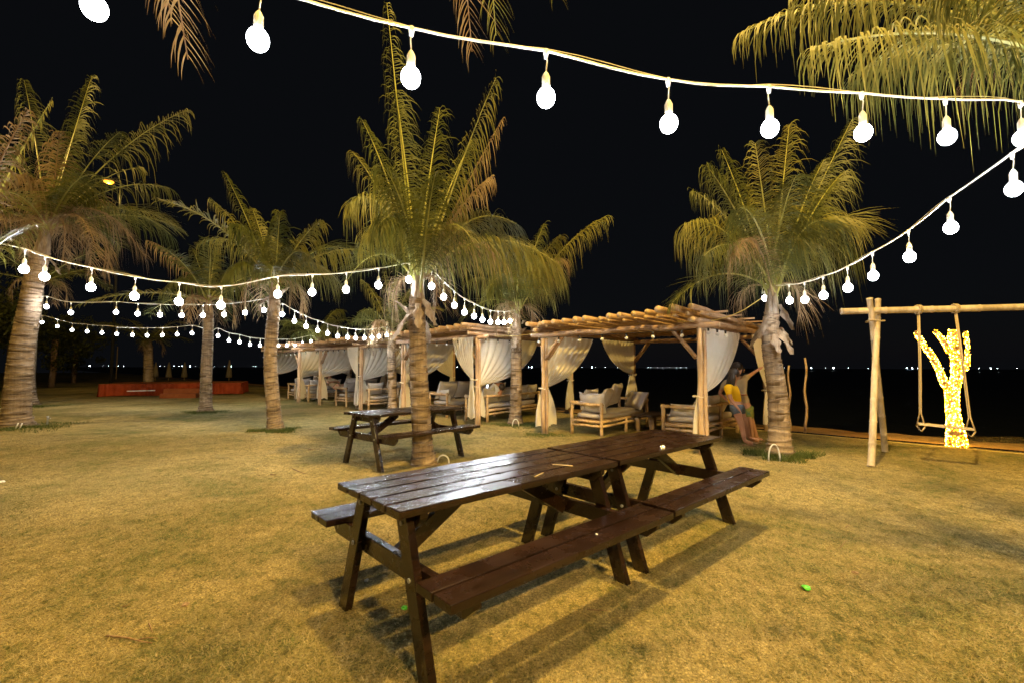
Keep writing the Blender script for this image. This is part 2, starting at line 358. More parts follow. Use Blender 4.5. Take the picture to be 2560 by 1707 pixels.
def trunk(parent, pts, radii, ringstep=.07, flare=1.45, n=20):
    """bent ringed trunk through pts (world, relative to parent origin)"""
    pts = [Vector(p) for p in pts]; segs = [(pts[i + 1] - pts[i]).length for i in range(len(pts) - 1)]; tot = sum(segs)
    def at(s):
        i = 0
        while i < len(segs) - 1 and s > segs[i]: s -= segs[i]; i += 1
        a, b_ = pts[i], pts[i + 1]; f = min(1, s / segs[i])
        m0 = (pts[i + 1] - pts[max(0, i - 1)]) * .5; m1 = (pts[min(len(pts) - 1, i + 2)] - pts[i]) * .5
        h = f; h2, h3 = h * h, h * h * h
        return a * (2 * h3 - 3 * h2 + 1) + m0 * (h3 - 2 * h2 + h) + b_ * (3 * h2 - 2 * h3) + m1 * (h3 - h2)
    mb = MB(); scar = []; s = 0; rings = []
    while s < tot:
        f = s / tot; r = radii[0] * (1 - f) + radii[1] * f
        if s < .5: r *= 1 + (flare - 1) * (1 - s / .5) ** 2
        st = ringstep * (.6 + .9 * R.random())
        rings += [(s, r * 1.0, 0.), (s + st * .72, r * 1.03, 0.1), (s + st * .84, r * 1.075, .35), (s + st * .92, r * .985, 1.)]
        s += st
    o = 0; tilt = 0
    for q, (s, r, sv) in enumerate(rings):
        if q % 4 == 0: ta, tm = R.random() * 6.28, .012 + .02 * R.random()
        s = min(s, tot); c = at(s); t = (at(min(tot, s + .03)) - at(max(0, s - .03))).normalized(); x = t.cross(Vector((0, 1, .01))).normalized(); y = t.cross(x)
        for j in range(n):
            a = 2 * math.pi * j / n
            mb.v.append(tuple(c + (x * math.cos(a) + y * math.sin(a)) * r * (1 + .02 * math.sin(3 * a + q * .1) + (R.random() - .5) * .025) + t * tm * math.cos(a - ta)))
            scar.append(sv * (1 if R.random() > .3 else .3))
    for i in range(len(rings) - 1):
        for j in range(n): mb.f.append((i * n + j, i * n + (j + 1) % n, (i + 1) * n + (j + 1) % n, (i + 1) * n + j)); mb.m.append(0)
    ob = mb.build('trunk', M['trunk'], parent, smooth=True)
    a = ob.data.attributes.new('scar', 'FLOAT', 'POINT'); a.data.foreach_set('value', scar)
    return ob
def sheath(parent, base, d, w, l, curl, name='leaf_sheath', mat='husk'):
    mb = MB(); base = Vector(base); d = Vector(d); n = 9; k = 5
    side = d.cross(Vector((0, 0, 1))); side = side.normalized() if side.length > .01 else Vector((1, 0, 0))
    out = side.cross(Vector((0, 0, 1))).normalized() * -1
    vs = []; seedp = R.random() * 9
    for i in range(n + 1):
        t = i / n; c = base + d.normalized() * l * t + Vector((0, 0, -1)) * curl * t * t
        ww = w * (math.sin(math.pi * (.12 + .8 * t)) ** .8) * (1 + .3 * math.sin(i * 1.7 + seedp))
        for j in range(k + 1):
            u = j / k - .5; vs.append(c + side * u * ww + out * (.25 * ww * math.cos(u * 3) + .025 * math.sin(u * 14 + i * .9 + seedp)))
    fs = [(i * (k + 1) + j, i * (k + 1) + j + 1, (i + 1) * (k + 1) + j + 1, (i + 1) * (k + 1) + j) for i in range(n) for j in range(k)]
    mb.add(vs, fs); ob = mb.build(name, M[mat], parent, smooth=True); return ob

def palm(Y, base_px, top_px, crown_px, r, fronds, label, mid_px=None, rand=0, spread=2.2, n=46, ll=.62, w=.016, dead=0, husks=0, base_y=None, ring=.07, randup=.6, rs=1, group=None, flen=2.6, seg=4):
    """trunk from base_px up to top_px (photo pixels, distance Y); leaves from crown_px; fronds: (tipx, tipy, dY, bulge, kind)"""
    by = Y
    B = Vector((P(base_px[0], base_px[1], Y).x, Y, 0)); T = P(top_px[0], top_px[1], Y); Cc = P(crown_px[0], crown_px[1], Y)
    root = empty('palm_tree', B, 0, label, 'palm tree', group); pts = [Vector((0, 0, -.05))]
    if mid_px:
        for q in mid_px: pts.append(P(q[0], q[1], Y) - B)
    pts.append(T - B); pts.append(T.lerp(Cc, .5) - B)
    trunk(root, pts, r, ring)
    st = random.Random(rs)
    def kindm(k):
        return {'g': (M['leaf'], M['rachis']), 'y': (M['leafy'], M['rachis']), 'd': (M['dryleaf'], M['dryrachis'])}[k]
    for fr in fronds:
        tx, ty, dY, bulge, k = fr[:5]; tip = P(tx, ty, Y + dY) - B
        a, b_ = kindm(k); off = Vector(((st.random() - .5) * .12, (st.random() - .5) * .12, (st.random() - .6) * .25))
        frond(root, Cc - B + off - Vector((0, 0, .15)), tip, bulge, a, b_, n, ll * (fr[5] if len(fr) > 5 else 1), 1.35 if k != 'd' else 1.4, w, ragged=.1 if k != 'd' else .35, seg=seg)
    for i in range(rand):
        az = 2 * math.pi * (i + st.random() * .8) / rand; el = st.choice([.9, .45, .1, -.25]) * randup + .1; L = flen * (.8 + .4 * st.random())
        tip = Cc - B + Vector((math.cos(az) * math.cos(el) * L, math.sin(az) * math.cos(el) * L, math.sin(el) * L - .3))
        k = st.choice('ggyg') if el > -.1 else st.choice('gdd'); a, b_ = kindm(k)
        frond(root, Cc - B - Vector((0, 0, .15)), tip, .55 + .5 * st.random(), a, b_, n, ll, .5, w, seg=seg)
    for i in range(dead):
        az = 2 * math.pi * (i + st.random()) / dead; L = flen * (.35 + .25 * st.random())
        tip = Cc - B + Vector((math.cos(az) * L * .55, math.sin(az) * L * .55, -.25 - L * .45)); ctrl = Cc - B + Vector((math.cos(az) * L * .7, math.sin(az) * L * .7, L * .25))
        frond(root, Cc - B - Vector((0, 0, .1)), tip, 0, M['dryleaf'], M['dryrachis'], int(n * .7), ll * .8, .9, w * .8, ctrl=ctrl, ragged=.4, seg=seg)
    for i in range(husks):
        az = 2 * math.pi * (i + st.random() * .6) / husks; rr = r[1] * 1.05
        b0 = T.lerp(Cc, .15 + .6 * st.random()) - B + Vector((math.cos(az) * rr, math.sin(az) * rr, 0)); up = 1 if st.random() < .45 else -1
        sheath(root, b0, (math.cos(az) * .5, math.sin(az) * .5, .8 * up), .11 + .05 * st.random(), .26 + .2 * st.random(), .12 if up > 0 else .04)
    # green-yellow leaf bases around the bud
    mb = MB(); c0 = T - B; c1 = Cc - B
    for i in range(7):
        az = i * .9 + st.random(); rr = r[1] * .62
        mb.tube([c0 + Vector((math.cos(az) * rr, math.sin(az) * rr, -.02)), c0.lerp(c1, .5) + Vector((math.cos(az) * rr * .9, math.sin(az) * rr * .9, 0)), c1 + Vector((math.cos(az) * rr * .6, math.sin(az) * rr * .6, .05))], [r[1] * .5, r[1] * .42, .02], 7)
    mb.build('leaf_base', M['husk'], root, smooth=True)
    return root, B, T, Cc

# E : the palm beside the picnic tables
E_ = palm(6.72, (1061, 1156), (1043, 806), (1045, 690), (.145, .115), [
    (967, 8, 1.0, .1, 'g', .85), (1240, 195, -.5, .35, 'y', .9), (1256, 300, .35, .15, 'd', .7), (885, 500, -.6, .95, 'y', .95), (915, 600, -.8, 1.0, 'y', .8),
    (1395, 660, -.2, .95, 'y', 1.05), (1290, 560, -1.0, .9, 'g'), (1180, 350, 1.0, .3, 'g', .8), (1100, 270, .8, .2, 'g'), (905, 300, .5, .4, 'g', .9), (880, 380, 1.0, .5, 'y', .9),
    (960, 420, -1.3, .5, 'g'), (1090, 430, -1.5, .5, 'g', .8), (950, 560, -1.1, .9, 'g', .8), (1180, 600, -1.1, 1.0, 'y', .8), (1260, 660, .6, 1.0, 'd', .8), (990, 230, .6, .2, 'g', .8), (1330, 640, 1.1, .9, 'g'), (1230, 440, .2, .4, 'd', .8), (1060, 560, 1.7, 1.1, 'g'), (890, 640, .9, 1.2, 'g', .8)],
    'tall ringed coconut palm rising between the dark picnic tables, biggest crown in the middle', [(1050, 1000)], n=58, ll=.74, w=.0095, dead=2, husks=7, rs=3, rand=1, flen=1.5)
# G : the palm right of the pergola
G_ = palm(7.42, (1949, 1134), (1926, 863), (1932, 705), (.165, .11), [
    (1973, 312, .5, .05, 'y'), (1888, 358, -.5, .1, 'y'), (1765, 412, -.3, .35, 'g'), (1804, 375, .8, .3, 'g'), (2130, 300, .9, .15, 'g', .9), (2110, 430, .3, .5, 'g'), (2130, 560, -.3, 1.0, 'y'),
    (1712, 560, -.5, .9, 'y'), (1735, 480, .5, .6, 'g'), (1760, 640, -.9, .9, 'g'), (2080, 560, -1.0, .9, 'g'), (1850, 520, -1.5, .7, 'g'), (1990, 440, -1.2, .5, 'g'), (2060, 400, .8, .4, 'g'), (1840, 640, -1.2, 1.1, 'd', .8), (2120, 650, .8, 1.2, 'g'), (1740, 620, .9, 1.2, 'g'), (1930, 500, 1.6, .9, 'g'), (2040, 640, -.7, 1.0, 'y')],
    'coconut palm with thick pale husks at the right corner of the nearest pergola', [(1945, 1000)], n=62, ll=.8, w=.0085, dead=2, husks=9, rs=5, rand=2, flen=1.8)
# F : between the two nearest pergolas
F_ = palm(11.4, (1289, 1057), (1291, 877), (1292, 760), (.15, .12), [
    (1293, 600, .8, .1, 'g'), (1518, 540, .3, .75, 'y'), (1400, 590, -.8, .5, 'y'), (1190, 640, -.5, .6, 'g'), (1180, 700, .3, .7, 'g'), (1230, 590, .8, .3, 'g'), (1360, 560, .8, .3, 'g'), (1400, 700, .4, 1.1, 'g'),
    (1410, 650, 1.3, .9, 'd'), (1215, 740, -.8, 1.2, 'g'), (1370, 740, -.9, 1.2, 'y'), (1250, 640, -1.6, .7, 'g'), (1330, 640, -1.6, .7, 'y')],
    'coconut palm between the biggest pergola and the next one, white hoop at its foot', n=52, ll=.74, w=.013, dead=3, husks=5, rs=8, ring=.09, rand=3, flen=1.9)
# D : left of the middle
D_ = palm(10.25, (689, 1073), (684, 790), (686, 700), (.15, .12), [
    (800, 552, -.3, .35, 'y'), (935, 632, .2, .75, 'y'), (840, 700, -.3, .9, 'y'), (630, 520, .8, .2, 'y', .8), (530, 500, .2, .5, 'y'), (505, 610, .3, .9, 'y'), (560, 690, -.6, .9, 'g'), (700, 530, -1., .3, 'g'),
    (560, 430, 1.0, .3, 'g', .8), (590, 560, -1.3, .6, 'g'), (770, 640, -1.2, .8, 'g'), (660, 600, 1.6, .9, 'y')],
    'coconut palm with a spreading foot in the open lawn, just right of the stage', [(676, 900)], n=44, ll=.66, w=.017, dead=4, husks=4, rs=12, rand=4, flen=2.2)
# C : beside the stage
C_ = palm(14.3, (514, 1028), (521, 815), (522, 745), (.17, .13), [
    (370, 602, -.3, .7, 'd'), (420, 640, .4, .6, 'g'), (480, 620, .9, .3, 'g'), (620, 660, .3, .6, 'g'), (400, 740, -.6, 1.2, 'g'), (640, 760, .5, 1.2, 'g'), (540, 620, .4, .2, 'y', .8)],
    'coconut palm standing in front of the orange stage near its right end', [(516, 930)], n=36, ll=.7, w=.02, dead=5, rs=14, rand=9, ring=.09)
# A : big leaning palm on the left
clear_lamp = True
A_ = palm(10.75, (39, 1063), (86, 700), (120, 560), (.26, .16), [
    (470, 275, -.3, .8, 'y'), (420, 470, .3, .9, 'g'), (230, 190, 1.0, .3, 'g'), (300, 330, -.6, .6, 'g'), (430, 590, .5, 1.2, 'g'), (360, 640, -.8, 1.4, 'd'), (60, 200, .8, .4, 'g'), (-60, 300, .3, .8, 'g'), (350, 420, .8, .7, 'y'),
    (150, 330, -1.3, .6, 'd'), (30, 440, -1.2, .9, 'd'), (240, 440, -1.4, .8, 'g'), (250, 650, -1.2, 1.5, 'd'), (200, 300, .9, .5, 'g'), (-90, 540, .2, 1.5, 'd'), (180, 660, 1.3, 1.6, 'd'), (310, 560, 1.5, 1.4, 'd')],
    'huge leaning palm at the left edge with a shaggy crown of dry hanging leaves', [(52, 900)], n=50, ll=.78, w=.016, dead=9, husks=3, rs=17, flen=3.3, rand=8)
clear_lamp = False
A2_ = palm(16.6, (75, 1012), (92, 760), (100, 700), (.2, .15), [], 'thinner palm just behind the leaning palm at the left edge', [(70, 900)], n=30, ll=.7, w=.02, rand=9, dead=4, rs=19, seg=3)
H_ = palm(13.9, (983, 1036), (979, 900), (980, 830), (.14, .12), [
    (893, 790, -.3, .9, 'g'), (905, 700, .3, .5, 'y'), (960, 680, .9, .2, 'g'), (1030, 720, .6, .5, 'g'), (1072, 840, .3, 1.0, 'g'), (925, 850, -.8, 1.2, 'd'), (1040, 870, -.8, 1.2, 'd'), (990, 700, -.9, .3, 'y')],
    'small palm between the second and third pergolas, partly behind the tall middle palm', n=36, ll=.55, w=.018, dead=4, rs=21, seg=3, ring=.09, rand=6, flen=1.7)
I_ = palm(19.5, (793, 995), (793, 900), (795, 845), (.17, .14), [
    (690, 840, .2, 1.3, 'g'), (855, 775, 1.5, .9, 'g'), (740, 800, .5, .7, 'g'), (705, 880, -.4, 1.3, 'g'), (830, 800, .3, .5, 'g'), (890, 860, .3, 1.4, 'g')],
    'palm with a bright green neck between the third and fourth pergolas', n=34, ll=.6, w=.02, dead=3, rs=23, seg=3, ring=.1, rand=6, flen=1.9)
B_ = palm(30, (371, 970), (371, 880), (372, 850), (.3, .22), [], 'small distant palm behind the stage', n=28, ll=.8, w=.03, rand=10, dead=3, rs=25, seg=3, flen=2.8, ring=.14)
# palms whose trunks stand just outside the frame
J_ = palm(3.02, (2760, 1400), (2760, 460), (2745, 160), (.14, .12), [
    (1850, 85, .9, .8, 'y', .85), (2030, 120, -.1, .36, 'y', 1.), (2200, -60, 1.2, .6, 'g'), (2500, -250, 1.0, .2, 'g'), (2950, -100, .5, .5, 'g'), (2300, 90, .9, .7, 'g', .9), (2380, -50, -.6, .6, 'g'), (3000, 200, -.5, .9, 'g'), (2130, 190, .5, .6, 'g', .9), (2420, 200, 1.2, .7, 'd', .8), (1990, -20, .4, .8, 'y', .9)],
    'near palm at the upper right corner, only its long yellow-lit leaves in view', n=62, ll=.62, w=.0085, rs=27)
L_ = palm(5.2, (-150, 1240), (-120, 740), (-95, 640), (.15, .12), [
    (70, 275, -.6, .3, 'd', .7), (130, 250, .5, .2, 'y', .5), (110, 560, -.5, .3, 'y', .5), (40, 360, .3, .2, 'g', .7), (-200, 200, .5, .5, 'g'), (-350, 400, 0, .8, 'g')],
    'palm at the left edge with bright yellow-green stems and torn husk, trunk out of view', n=44, ll=.5, w=.012, rs=29, husks=3)
root = empty('palm_tree', (-.6, -1.3, 0), 0, 'palm behind the viewer whose leaf tips hang into the top of the view', 'palm tree')
trunk(root, [Vector((0, 0, -.05)), Vector((.1, 0, 2.4)), Vector((.05, .1, 4.6))], (.16, .11))
cr = Vector((.05, .1, 4.7)); rl = Vector(root.location)
for tx, ty, Y, k, bl in ((470, 150, 2.6, 'd', 1.1), (1240, 90, 3.4, 'y', .9), (1180, 130, 3.3, 'd', .8), (1390, -20, 3.2, 'y', .9), (430, 60, 2.9, 'd', 1.0)):
    tip = P(tx, ty, Y) - rl
    frond(root, cr, tip, 0, *{'d': (M['dryleaf'], M['dryrachis']), 'y': (M['leafy'], M['rachis'])}[k], 46, .42, .75, .009, ctrl=cr.lerp(tip, .72) + Vector((0, 0, 1.0)))
for i in range(5):
    az = 3.6 + i * .55; frond(root, cr, cr + Vector((math.cos(az) * 2.6, math.sin(az) * 2.6, .2)), .9, M['leaf'], M['rachis'], 36, .6, .4, .014)

# husk of the near right palm visible at the frame edge
# green tufts at the feet of the palms
def tuft(px, py, rad, n, label, h=.07, Y=None, asp=.8):
    c = Gd(px, py); rg = np.random.default_rng(int(px)); a = rg.uniform(0, 6.28, n); q = rad * 1.15 * rg.random(n) ** .75 * (1 + .35 * np.sin(3 * a + px) + .2 * np.sin(7 * a))
    o = blades('grass_tuft', np.stack([c.x + np.cos(a) * q, c.y + np.sin(a) * q * asp, np.zeros(n)], 1), h * .8, .004, M['green_blade'], label, 'grass', .9, int(px) + 1)
    return o
tuft(689, 1076, .42, 2600, 'green grass tuft round the foot of the leaning-based palm in the open left lawn')
tuft(1955, 1140, .45, 3600, 'green grass tuft round the foot of the palm right of the big pergola', .1)
tuft(1300, 1062, .6, 2600, 'green grass tuft and white hoop at the foot of the palm beside the big pergola', .05)
tuft(514, 1030, .5, 1600, 'green grass ring round the foot of the palm in front of the stage', .06)
tuft(60, 1068, .9, 2600, 'green grass round the foot of the huge leaning palm at the left edge', .06)
tuft(80, 1016, .7, 1200, 'green grass under the thinner palm at the left edge', .06)
tuft(1359, 1086, .45, 1800, 'sparse green grass round the left front post of the big pergola', .025)
tuft(795, 1000, .6, 900, 'green grass at the foot of the palm between the third and fourth pergolas', .08)

# ---------------------------------------------------------------- string lights
mb = MB(); mb.sphere((0, 0, 0), .046, 28, 20, sc_=(1, 1, 1.12)); bulb_proto = mb.build('light_bulb', M['bulb'], smooth=True); bulb_me = bulb_proto.data; bpy.data.objects.remove(bulb_proto)
mb = MB(); mb.tube([(0, 0, .045), (0, 0, .06), (0, 0, .105), (0, 0, .125), (0, 0, .135)], [.018, .021, .021, .012, .005], 12); mb.tube([(0, 0, .13), (.006, .003, .19), (-.003, 0, .235)], .0035, 6)
mb.tube([(0, 0, .205), (0, 0, .235), (0, 0, .25)], [.009, .014, .012], 8)
s_ = mb.build('socket', M['cable'], smooth=True); sock_me = s_.data; bpy.data.objects.remove(s_)
def string_light(bulbs, A, Bp, ends, label, cable_r=.006, power=1.0, twist=True, extra=True):
    """bulbs: photo pixels; A, Bp: ground positions the string spans between; ends: world end points of the cable"""
    A = Vector((A[0], A[1])); Bp = Vector((Bp[0], Bp[1])); d = Bp - A
    root = empty('string_light', (0, 0, 0), 0, label, 'string lights', 'festoon strings of lit white bulbs')
    pts = []
    for px, py in bulbs:
        k = (px - CX) / F * (1 + 0)     # x / y ratio of this column, refined once for the pitch
        for _ in range(3):
            t = (k * A.y - A.x) / (d.x - k * d.y); Y = A.y + d.y * t; p = P(px, py, Y); k = p.x / p.y
        t = (k * A.y - A.x) / (d.x - k * d.y); p = P(px, py, A.y + d.y * t); pts.append(p)
    cab = [Vector(ends[0])] + [p + Vector((0, 0, .245)) for p in pts] + [Vector(ends[1])]
    mid = (cab[0] + cab[-1]) / 2; root.location = (mid.x, mid.y, mid.z); off = Vector(root.location)
    smoothc = []
    for i in range(len(cab) - 1):
        a, b_ = cab[i], cab[i + 1]; m0 = (cab[i + 1] - cab[max(0, i - 1)]) * .5; m1 = (cab[min(len(cab) - 1, i + 2)] - cab[i]) * .5
        for q in range(4):
            h = q / 4; h2, h3 = h * h, h * h * h
            smoothc.append(a * (2 * h3 - 3 * h2 + 1) + m0 * (h3 - 2 * h2 + h) + b_ * (3 * h2 - 2 * h3) + m1 * (h3 - h2) - off - Vector((0, 0, .006 * math.sin(math.pi * h))))
    smoothc.append(cab[-1] - off)
    mb = MB(); mb.tube(smoothc, cable_r, 6)
    if twist: mb.tube([p + Vector((0, 0, .008 + .014 * math.sin(i * .8))) for i, p in enumerate(smoothc)], cable_r * .45, 4)
    mb.build('cable', M['cable'], root, smooth=True)
    for i, p in enumerate(pts):
        b_ = bpy.data.objects.new('light_bulb', bulb_me); COL.objects.link(b_); b_.parent = root; b_.location = p - off; b_.rotation_euler = (0, 0, R.random() * 6)
        s2 = bpy.data.objects.new('socket', sock_me); COL.objects.link(s2); s2.parent = b_
        point_light('bulb_light', p - off, WHITE_W * power, (.9, .95, 1.), .05, root)
    return pts
def neck(pl, f=.5, side=None):
    root, B, T, Cc = pl; p = T.lerp(Cc, f)
    return p
J = (3.3, 2.85); Ep = (E_[1].x, E_[1].y); Gp = (G_[1].x, G_[1].y); Dp = (D_[1].x, D_[1].y); Fp = (F_[1].x, F_[1].y)
Ap = (A_[1].x + .5, A_[1].y); Hp = (H_[1].x, H_[1].y); Cp = (C_[1].x, C_[1].y); A2p = (A2_[1].x, A2_[1].y); Ip = (I_[1].x, I_[1].y)
string_light([(236, 20), (645, 100), (1027, 195), (1365, 245), (1672, 310), (1925, 322), (2158, 333), (2368, 343), (2556, 346)], (-1.68, 1.85), (3.04, 2.86), [(-2.3, 1.7, 3.35), (3.6, 3.0, 2.98)],
             'nearest string of large lit bulbs crossing the top of the view above the picnic tables', .0065)
string_light([(2535, 473), (2377, 570), (2274, 643), (2183, 690), (2120, 720), (2059, 739), (2012, 750), (1974, 752), (1937, 752), (1912, 746)], (3.35, 2.9), Gp, [(3.5, 3.0, 2.92), P(1905, 735, 7.3)],
             'string of lit bulbs rising from the right palm beside the pergola to the right edge', .007)
string_light([(1022, 700), (946, 713.6), (865, 724.6), (780, 731), (694, 736), (552, 763.6), (447, 754), (336, 741), (227, 719), (111, 692), (60, 673.6)], Ep, (-5.75, 5.4), [P(1035, 685, 6.6), (-6.1, 5.3, 2.85)],
             'topmost of the three left rows of lit bulbs, from the tall middle palm')
string_light([(116, 767), (177, 782), (290, 781), (344, 785), (400, 787.5), (454, 788.6), (507, 788.6), (560, 787), (612.5, 782), (660, 776)], Ap, Dp, [P(98, 745, 10.75), P(676, 768, 10.2)],
             'middle of the three left rows of lit bulbs, ending at the open lawn palm')
string_light([(706, 786), (736, 803), (765, 816), (794, 826), (819, 834), (844, 840), (869, 843), (889, 845), (911, 845), (930, 844), (947, 841), (967, 838)], Dp, Hp, [P(696, 772, 10.3), P(978, 830, 13.8)],
             'sagging string of lit bulbs over the third pergola, starting at the open lawn palm')
string_light([(88, 818), (105, 806), (143.6, 816), (180, 825), (218, 828.6), (255, 832), (292, 835), (331, 837.5), (368, 838.6), (406, 838), (443, 836), (480, 833)], A2p, Cp, [P(82, 800, 16.5), P(512, 822, 14.2)],
             'lowest row of lit bulbs at left, above the orange stage')
string_light([(545, 839.6), (572.5, 851), (599, 854.6), (625, 861), (650, 863), (696, 864), (717, 863.6), (737, 862), (756, 857.5), (777, 853)], Cp, Ip, [P(530, 828, 14.3), P(790, 845, 19.3)],
             'string of lit bulbs from the stage palm to the palm by the fourth pergola')
string_light([(1079, 716), (1109, 743), (1136, 764), (1161, 781), (1185, 791), (1206, 800), (1226, 805), (1245, 806), (1260, 806), (1275, 803), (1291, 801)], Ep, Fp, [P(1065, 700, 6.8), P(1297, 793, 11.2)],
             'string of lit bulbs sloping right from the tall middle palm to the next palm')

# ---------------------------------------------------------------- pergolas
def curtain(parent, post, top_far, ztop, ztie, zbot, away, folds=8, tail_w=.2, seedv=0, ex=1.3):
    """gathered curtain: hangs along the beam from post to top_far, tied to the post, tail falls straight"""
    st = random.Random(seedv); ph = st.random() * 6
    post = Vector((post[0], post[1], 0)); far = Vector((top_far[0], top_far[1], 0)); d = (far - post); Ld = d.length; d.normalize(); nrm = Vector((-d.y, d.x, 0))
    mb = MB(); nu, nv = 54, 40; vs = []
    H = ztop - zbot; ft = (ztop - ztie) / H
    for i in range(nv + 1):
        f = i / nv; z = ztop - H * f
        if f < ft:
            g_ = f / ft; wf = (1 - g_ ** ex); x1 = .09 + (Ld - .09) * wf + .02; x0 = .05 + .0 * g_; amp = .028 * (1 - .55 * g_)
            sag = .0
        else:
            g_ = (f - ft) / (1 - ft); x0 = .05 - tail_w * .45 * math.sin(min(1, g_ * 1.3) * 1.57); x1 = .11 + tail_w * (.35 + .65 * math.sin(min(1, g_ * 1.2) * 1.57)); amp = .014 + .022 * g_
        for j in range(nu + 1):
            u = j / nu
            x = x0 + (x1 - x0) * u
            # the cloth sags where it sweeps to the tie
            zz = z - (Ld * .13 * math.sin(math.pi * u * .5) ** 2 * math.sin(math.pi * min(1, f / ft)) * .8 if f < ft else 0)
            if f >= ft: zz += .03 * math.sin(u * 9 + ph) * ((f - ft) / (1 - ft))
            a = math.sin(u * folds * 6.283 + ph + .6 * math.sin(f * 5)) * amp + .4 * amp * math.sin(u * folds * 13.1 + 1.7 + f * 3)
            p = post + d * x + nrm * (a + (.07 if f < ft else .08))
            vs.append((p.x, p.y, zz))
    fs = [(i * (nu + 1) + j, i * (nu + 1) + j + 1, (i + 1) * (nu + 1) + j + 1, (i + 1) * (nu + 1) + j) for i in range(nv) for j in range(nu)]
    mb.add(vs, fs); ob = mb.build('curtain', M['curtain'], parent, smooth=True)
    t = MB(); c = post + d * .05 + nrm * .04; k = 14
    t.tube([c + Vector((math.cos(6.283 * q / k) * .1, math.sin(6.283 * q / k) * .1, ztie + .01 * math.sin(q))) for q in range(k + 1)], .014, 6, cap=False)
    t.build('tie_band', M['curtain'], ob, smooth=True)
    return ob
def pergola(FL, FR, BL, BR, H, label, nlog, cur, seedv, mirror=1, bulbs=7, hfr=None):
    global R
    keep = R; R = random.Random(seedv)
    FL, FR, BL, BR = [Vector((p[0], p[1], 0)) for p in (FL, FR, BL, BR)]; o = (FL + FR + BL + BR) / 4
    root = empty('pergola', o, 0, label, 'pergola', 'wooden pergolas in a row along the beach'); L_ = lambda p: p - o
    u = (FR - FL).normalized(); v = (BL - FL).normalized(); Z = Vector((0, 0, 1))
    for c in (FL, FR, BL, BR):
        mb = MB(); mb.log(L_(c) - Z * .05, L_(c) + Z * H, .046, 10, wob=.012, seg=8)
        mb.log(L_(c) + u * .07 + v * .02 - Z * .05, L_(c) + u * .07 + v * .02 + Z * (H - .05), .03, 9, wob=.01, seg=8)
        mb.build('post', M['post'], root, smooth=True)
    # beams
    for a, b_, zz, e in ((FL, FR, H + .02, .32), (BL, BR, H + .02, .3), (FL, BL, H + .1, .3), (FR, BR, H + .1, .3)):
        dd = (b_ - a).normalized(); mb = MB(); mb.log(L_(a) - dd * e + Z * zz, L_(b_) + dd * e + Z * zz, .05, 10, 0, 1, .02, 9)
        mb.log(L_(a) - dd * e * .5 + Z * (zz + .015) + Vector((-dd.y, dd.x, 0)) * .1, L_(b_) + dd * e * .8 + Z * (zz + .015) + Vector((-dd.y, dd.x, 0)) * .1, .04, 8, 0, 1, .02, 9)
        mb.build('beam', [M['log'], M['logend']], root, smooth=True)
    # braces
    for c, dd in ((FL, u), (FR, -u), (BL, u), (BR, -u)):
        mb = MB(); mb.log(L_(c) + dd * .05 + Z * (H - .5), L_(c) + dd * .45 + Z * (H - .02), .03, 8, 0, 1, .005, 3); mb.log(L_(c) + dd * .09 + v * .05 + Z * (H - .5), L_(c) + dd * .49 + v * .05 + Z * (H - .02), .028, 8, 0, 1, .005, 3)
        mb.build('brace', [M['log'], M['logend']], root, smooth=True)
    # roof logs running from front to back
    W_ = (FR - FL).length
    for i in range(nlog):
        f = (i + .5) / nlog; big = i % 2 == 0; x = -.15 + (W_ + .3) * f + (R.random() - .5) * .04
        e0 = .28 + .22 * R.random() if big else .1 + .15 * R.random(); r = .045 + .012 * R.random() if big else .026 + .01 * R.random()
        lift = H + .19 + (.03 if big else -.01) + .02 * R.random() + .1 * f ** 3 * (1 if big else .3)
        a = L_(FL) + u * x - v * e0 + Z * lift; b_ = L_(BL) + u * (x + (R.random() - .5) * .1) + v * (.3 + .15 * R.random()) + Z * (H + .19 + .02 * R.random())
        mb = MB(); mb.log(a, b_, r, 9, 0, 1, .02, 7); mb.build('roof_log', [M['log'], M['logend']], root, smooth=True)
    # crossing sticks lying over them
    mb = MB()
    for i in range(5):
        g_ = .12 + .8 * i / 4; a = L_(FL).lerp(L_(BL), g_) - u * .3 + Z * (H + .28); mb.log(a, a + u * (W_ + .6), .02, 6, 0, 0, .02, 7)
    mb.build('cross_stick', M['log'], root, smooth=True)
    for (which, side, frac, zt) in cur:
        c = {'FL': FL, 'FR': FR, 'BL': BL, 'BR': BR}[which]; oth = {'L': (FL, BL), 'R': (FR, BR), 'F': (FL, FR)}[side]; other = oth[0] if oth[1] == c else oth[1]
        far = c.lerp(other, frac)
        curtain(root, L_(c), L_(far), H + .02, zt, .12 + .1 * R.random(), 0, 9, (.42 if seedv == 3 else .24) if side != 'F' else .1, seedv * 7 + len(which) * 3 + int(frac * 10), ex=1.3 if seedv == 3 else 1.5)
    # unlit bulbs along the front beam
    sroot = empty('unlit_bulb_string', FL.lerp(FR, .5) + Z * (H - .05), 0, None, 'string lights', 'unlit bulb strings under the pergola beams'); so = Vector(sroot.location)
    cab = []; spots = []
    for i in range(bulbs + 3):
        if i < bulbs: p = FL.lerp(FR, -.02 + 1.0 * i / (bulbs - .6)) - v * .06 + Z * (H - .045)
        else: p = FR.lerp(BR, .06 + .11 * (i - bulbs)) + u * .06 + Z * (H - .0)
        cab.append(p - so); spots.append(p - so)
    mb = MB(); mb.tube(cab, .006, 5); mb.build('cable', M['black'], sroot)
    for p in spots:
        mb = MB(); mb.sphere((0, 0, -.085), .032, 10, 8); b2 = mb.build('light_bulb', M['dead'], sroot, smooth=True); b2.location = p
        mb = MB(); mb.tube([(0, 0, .0), (0, 0, -.055)], [.02, .016], 8); mb.build('socket', M['black'], b2, smooth=True)
    R = keep
    return root, sroot, u, v
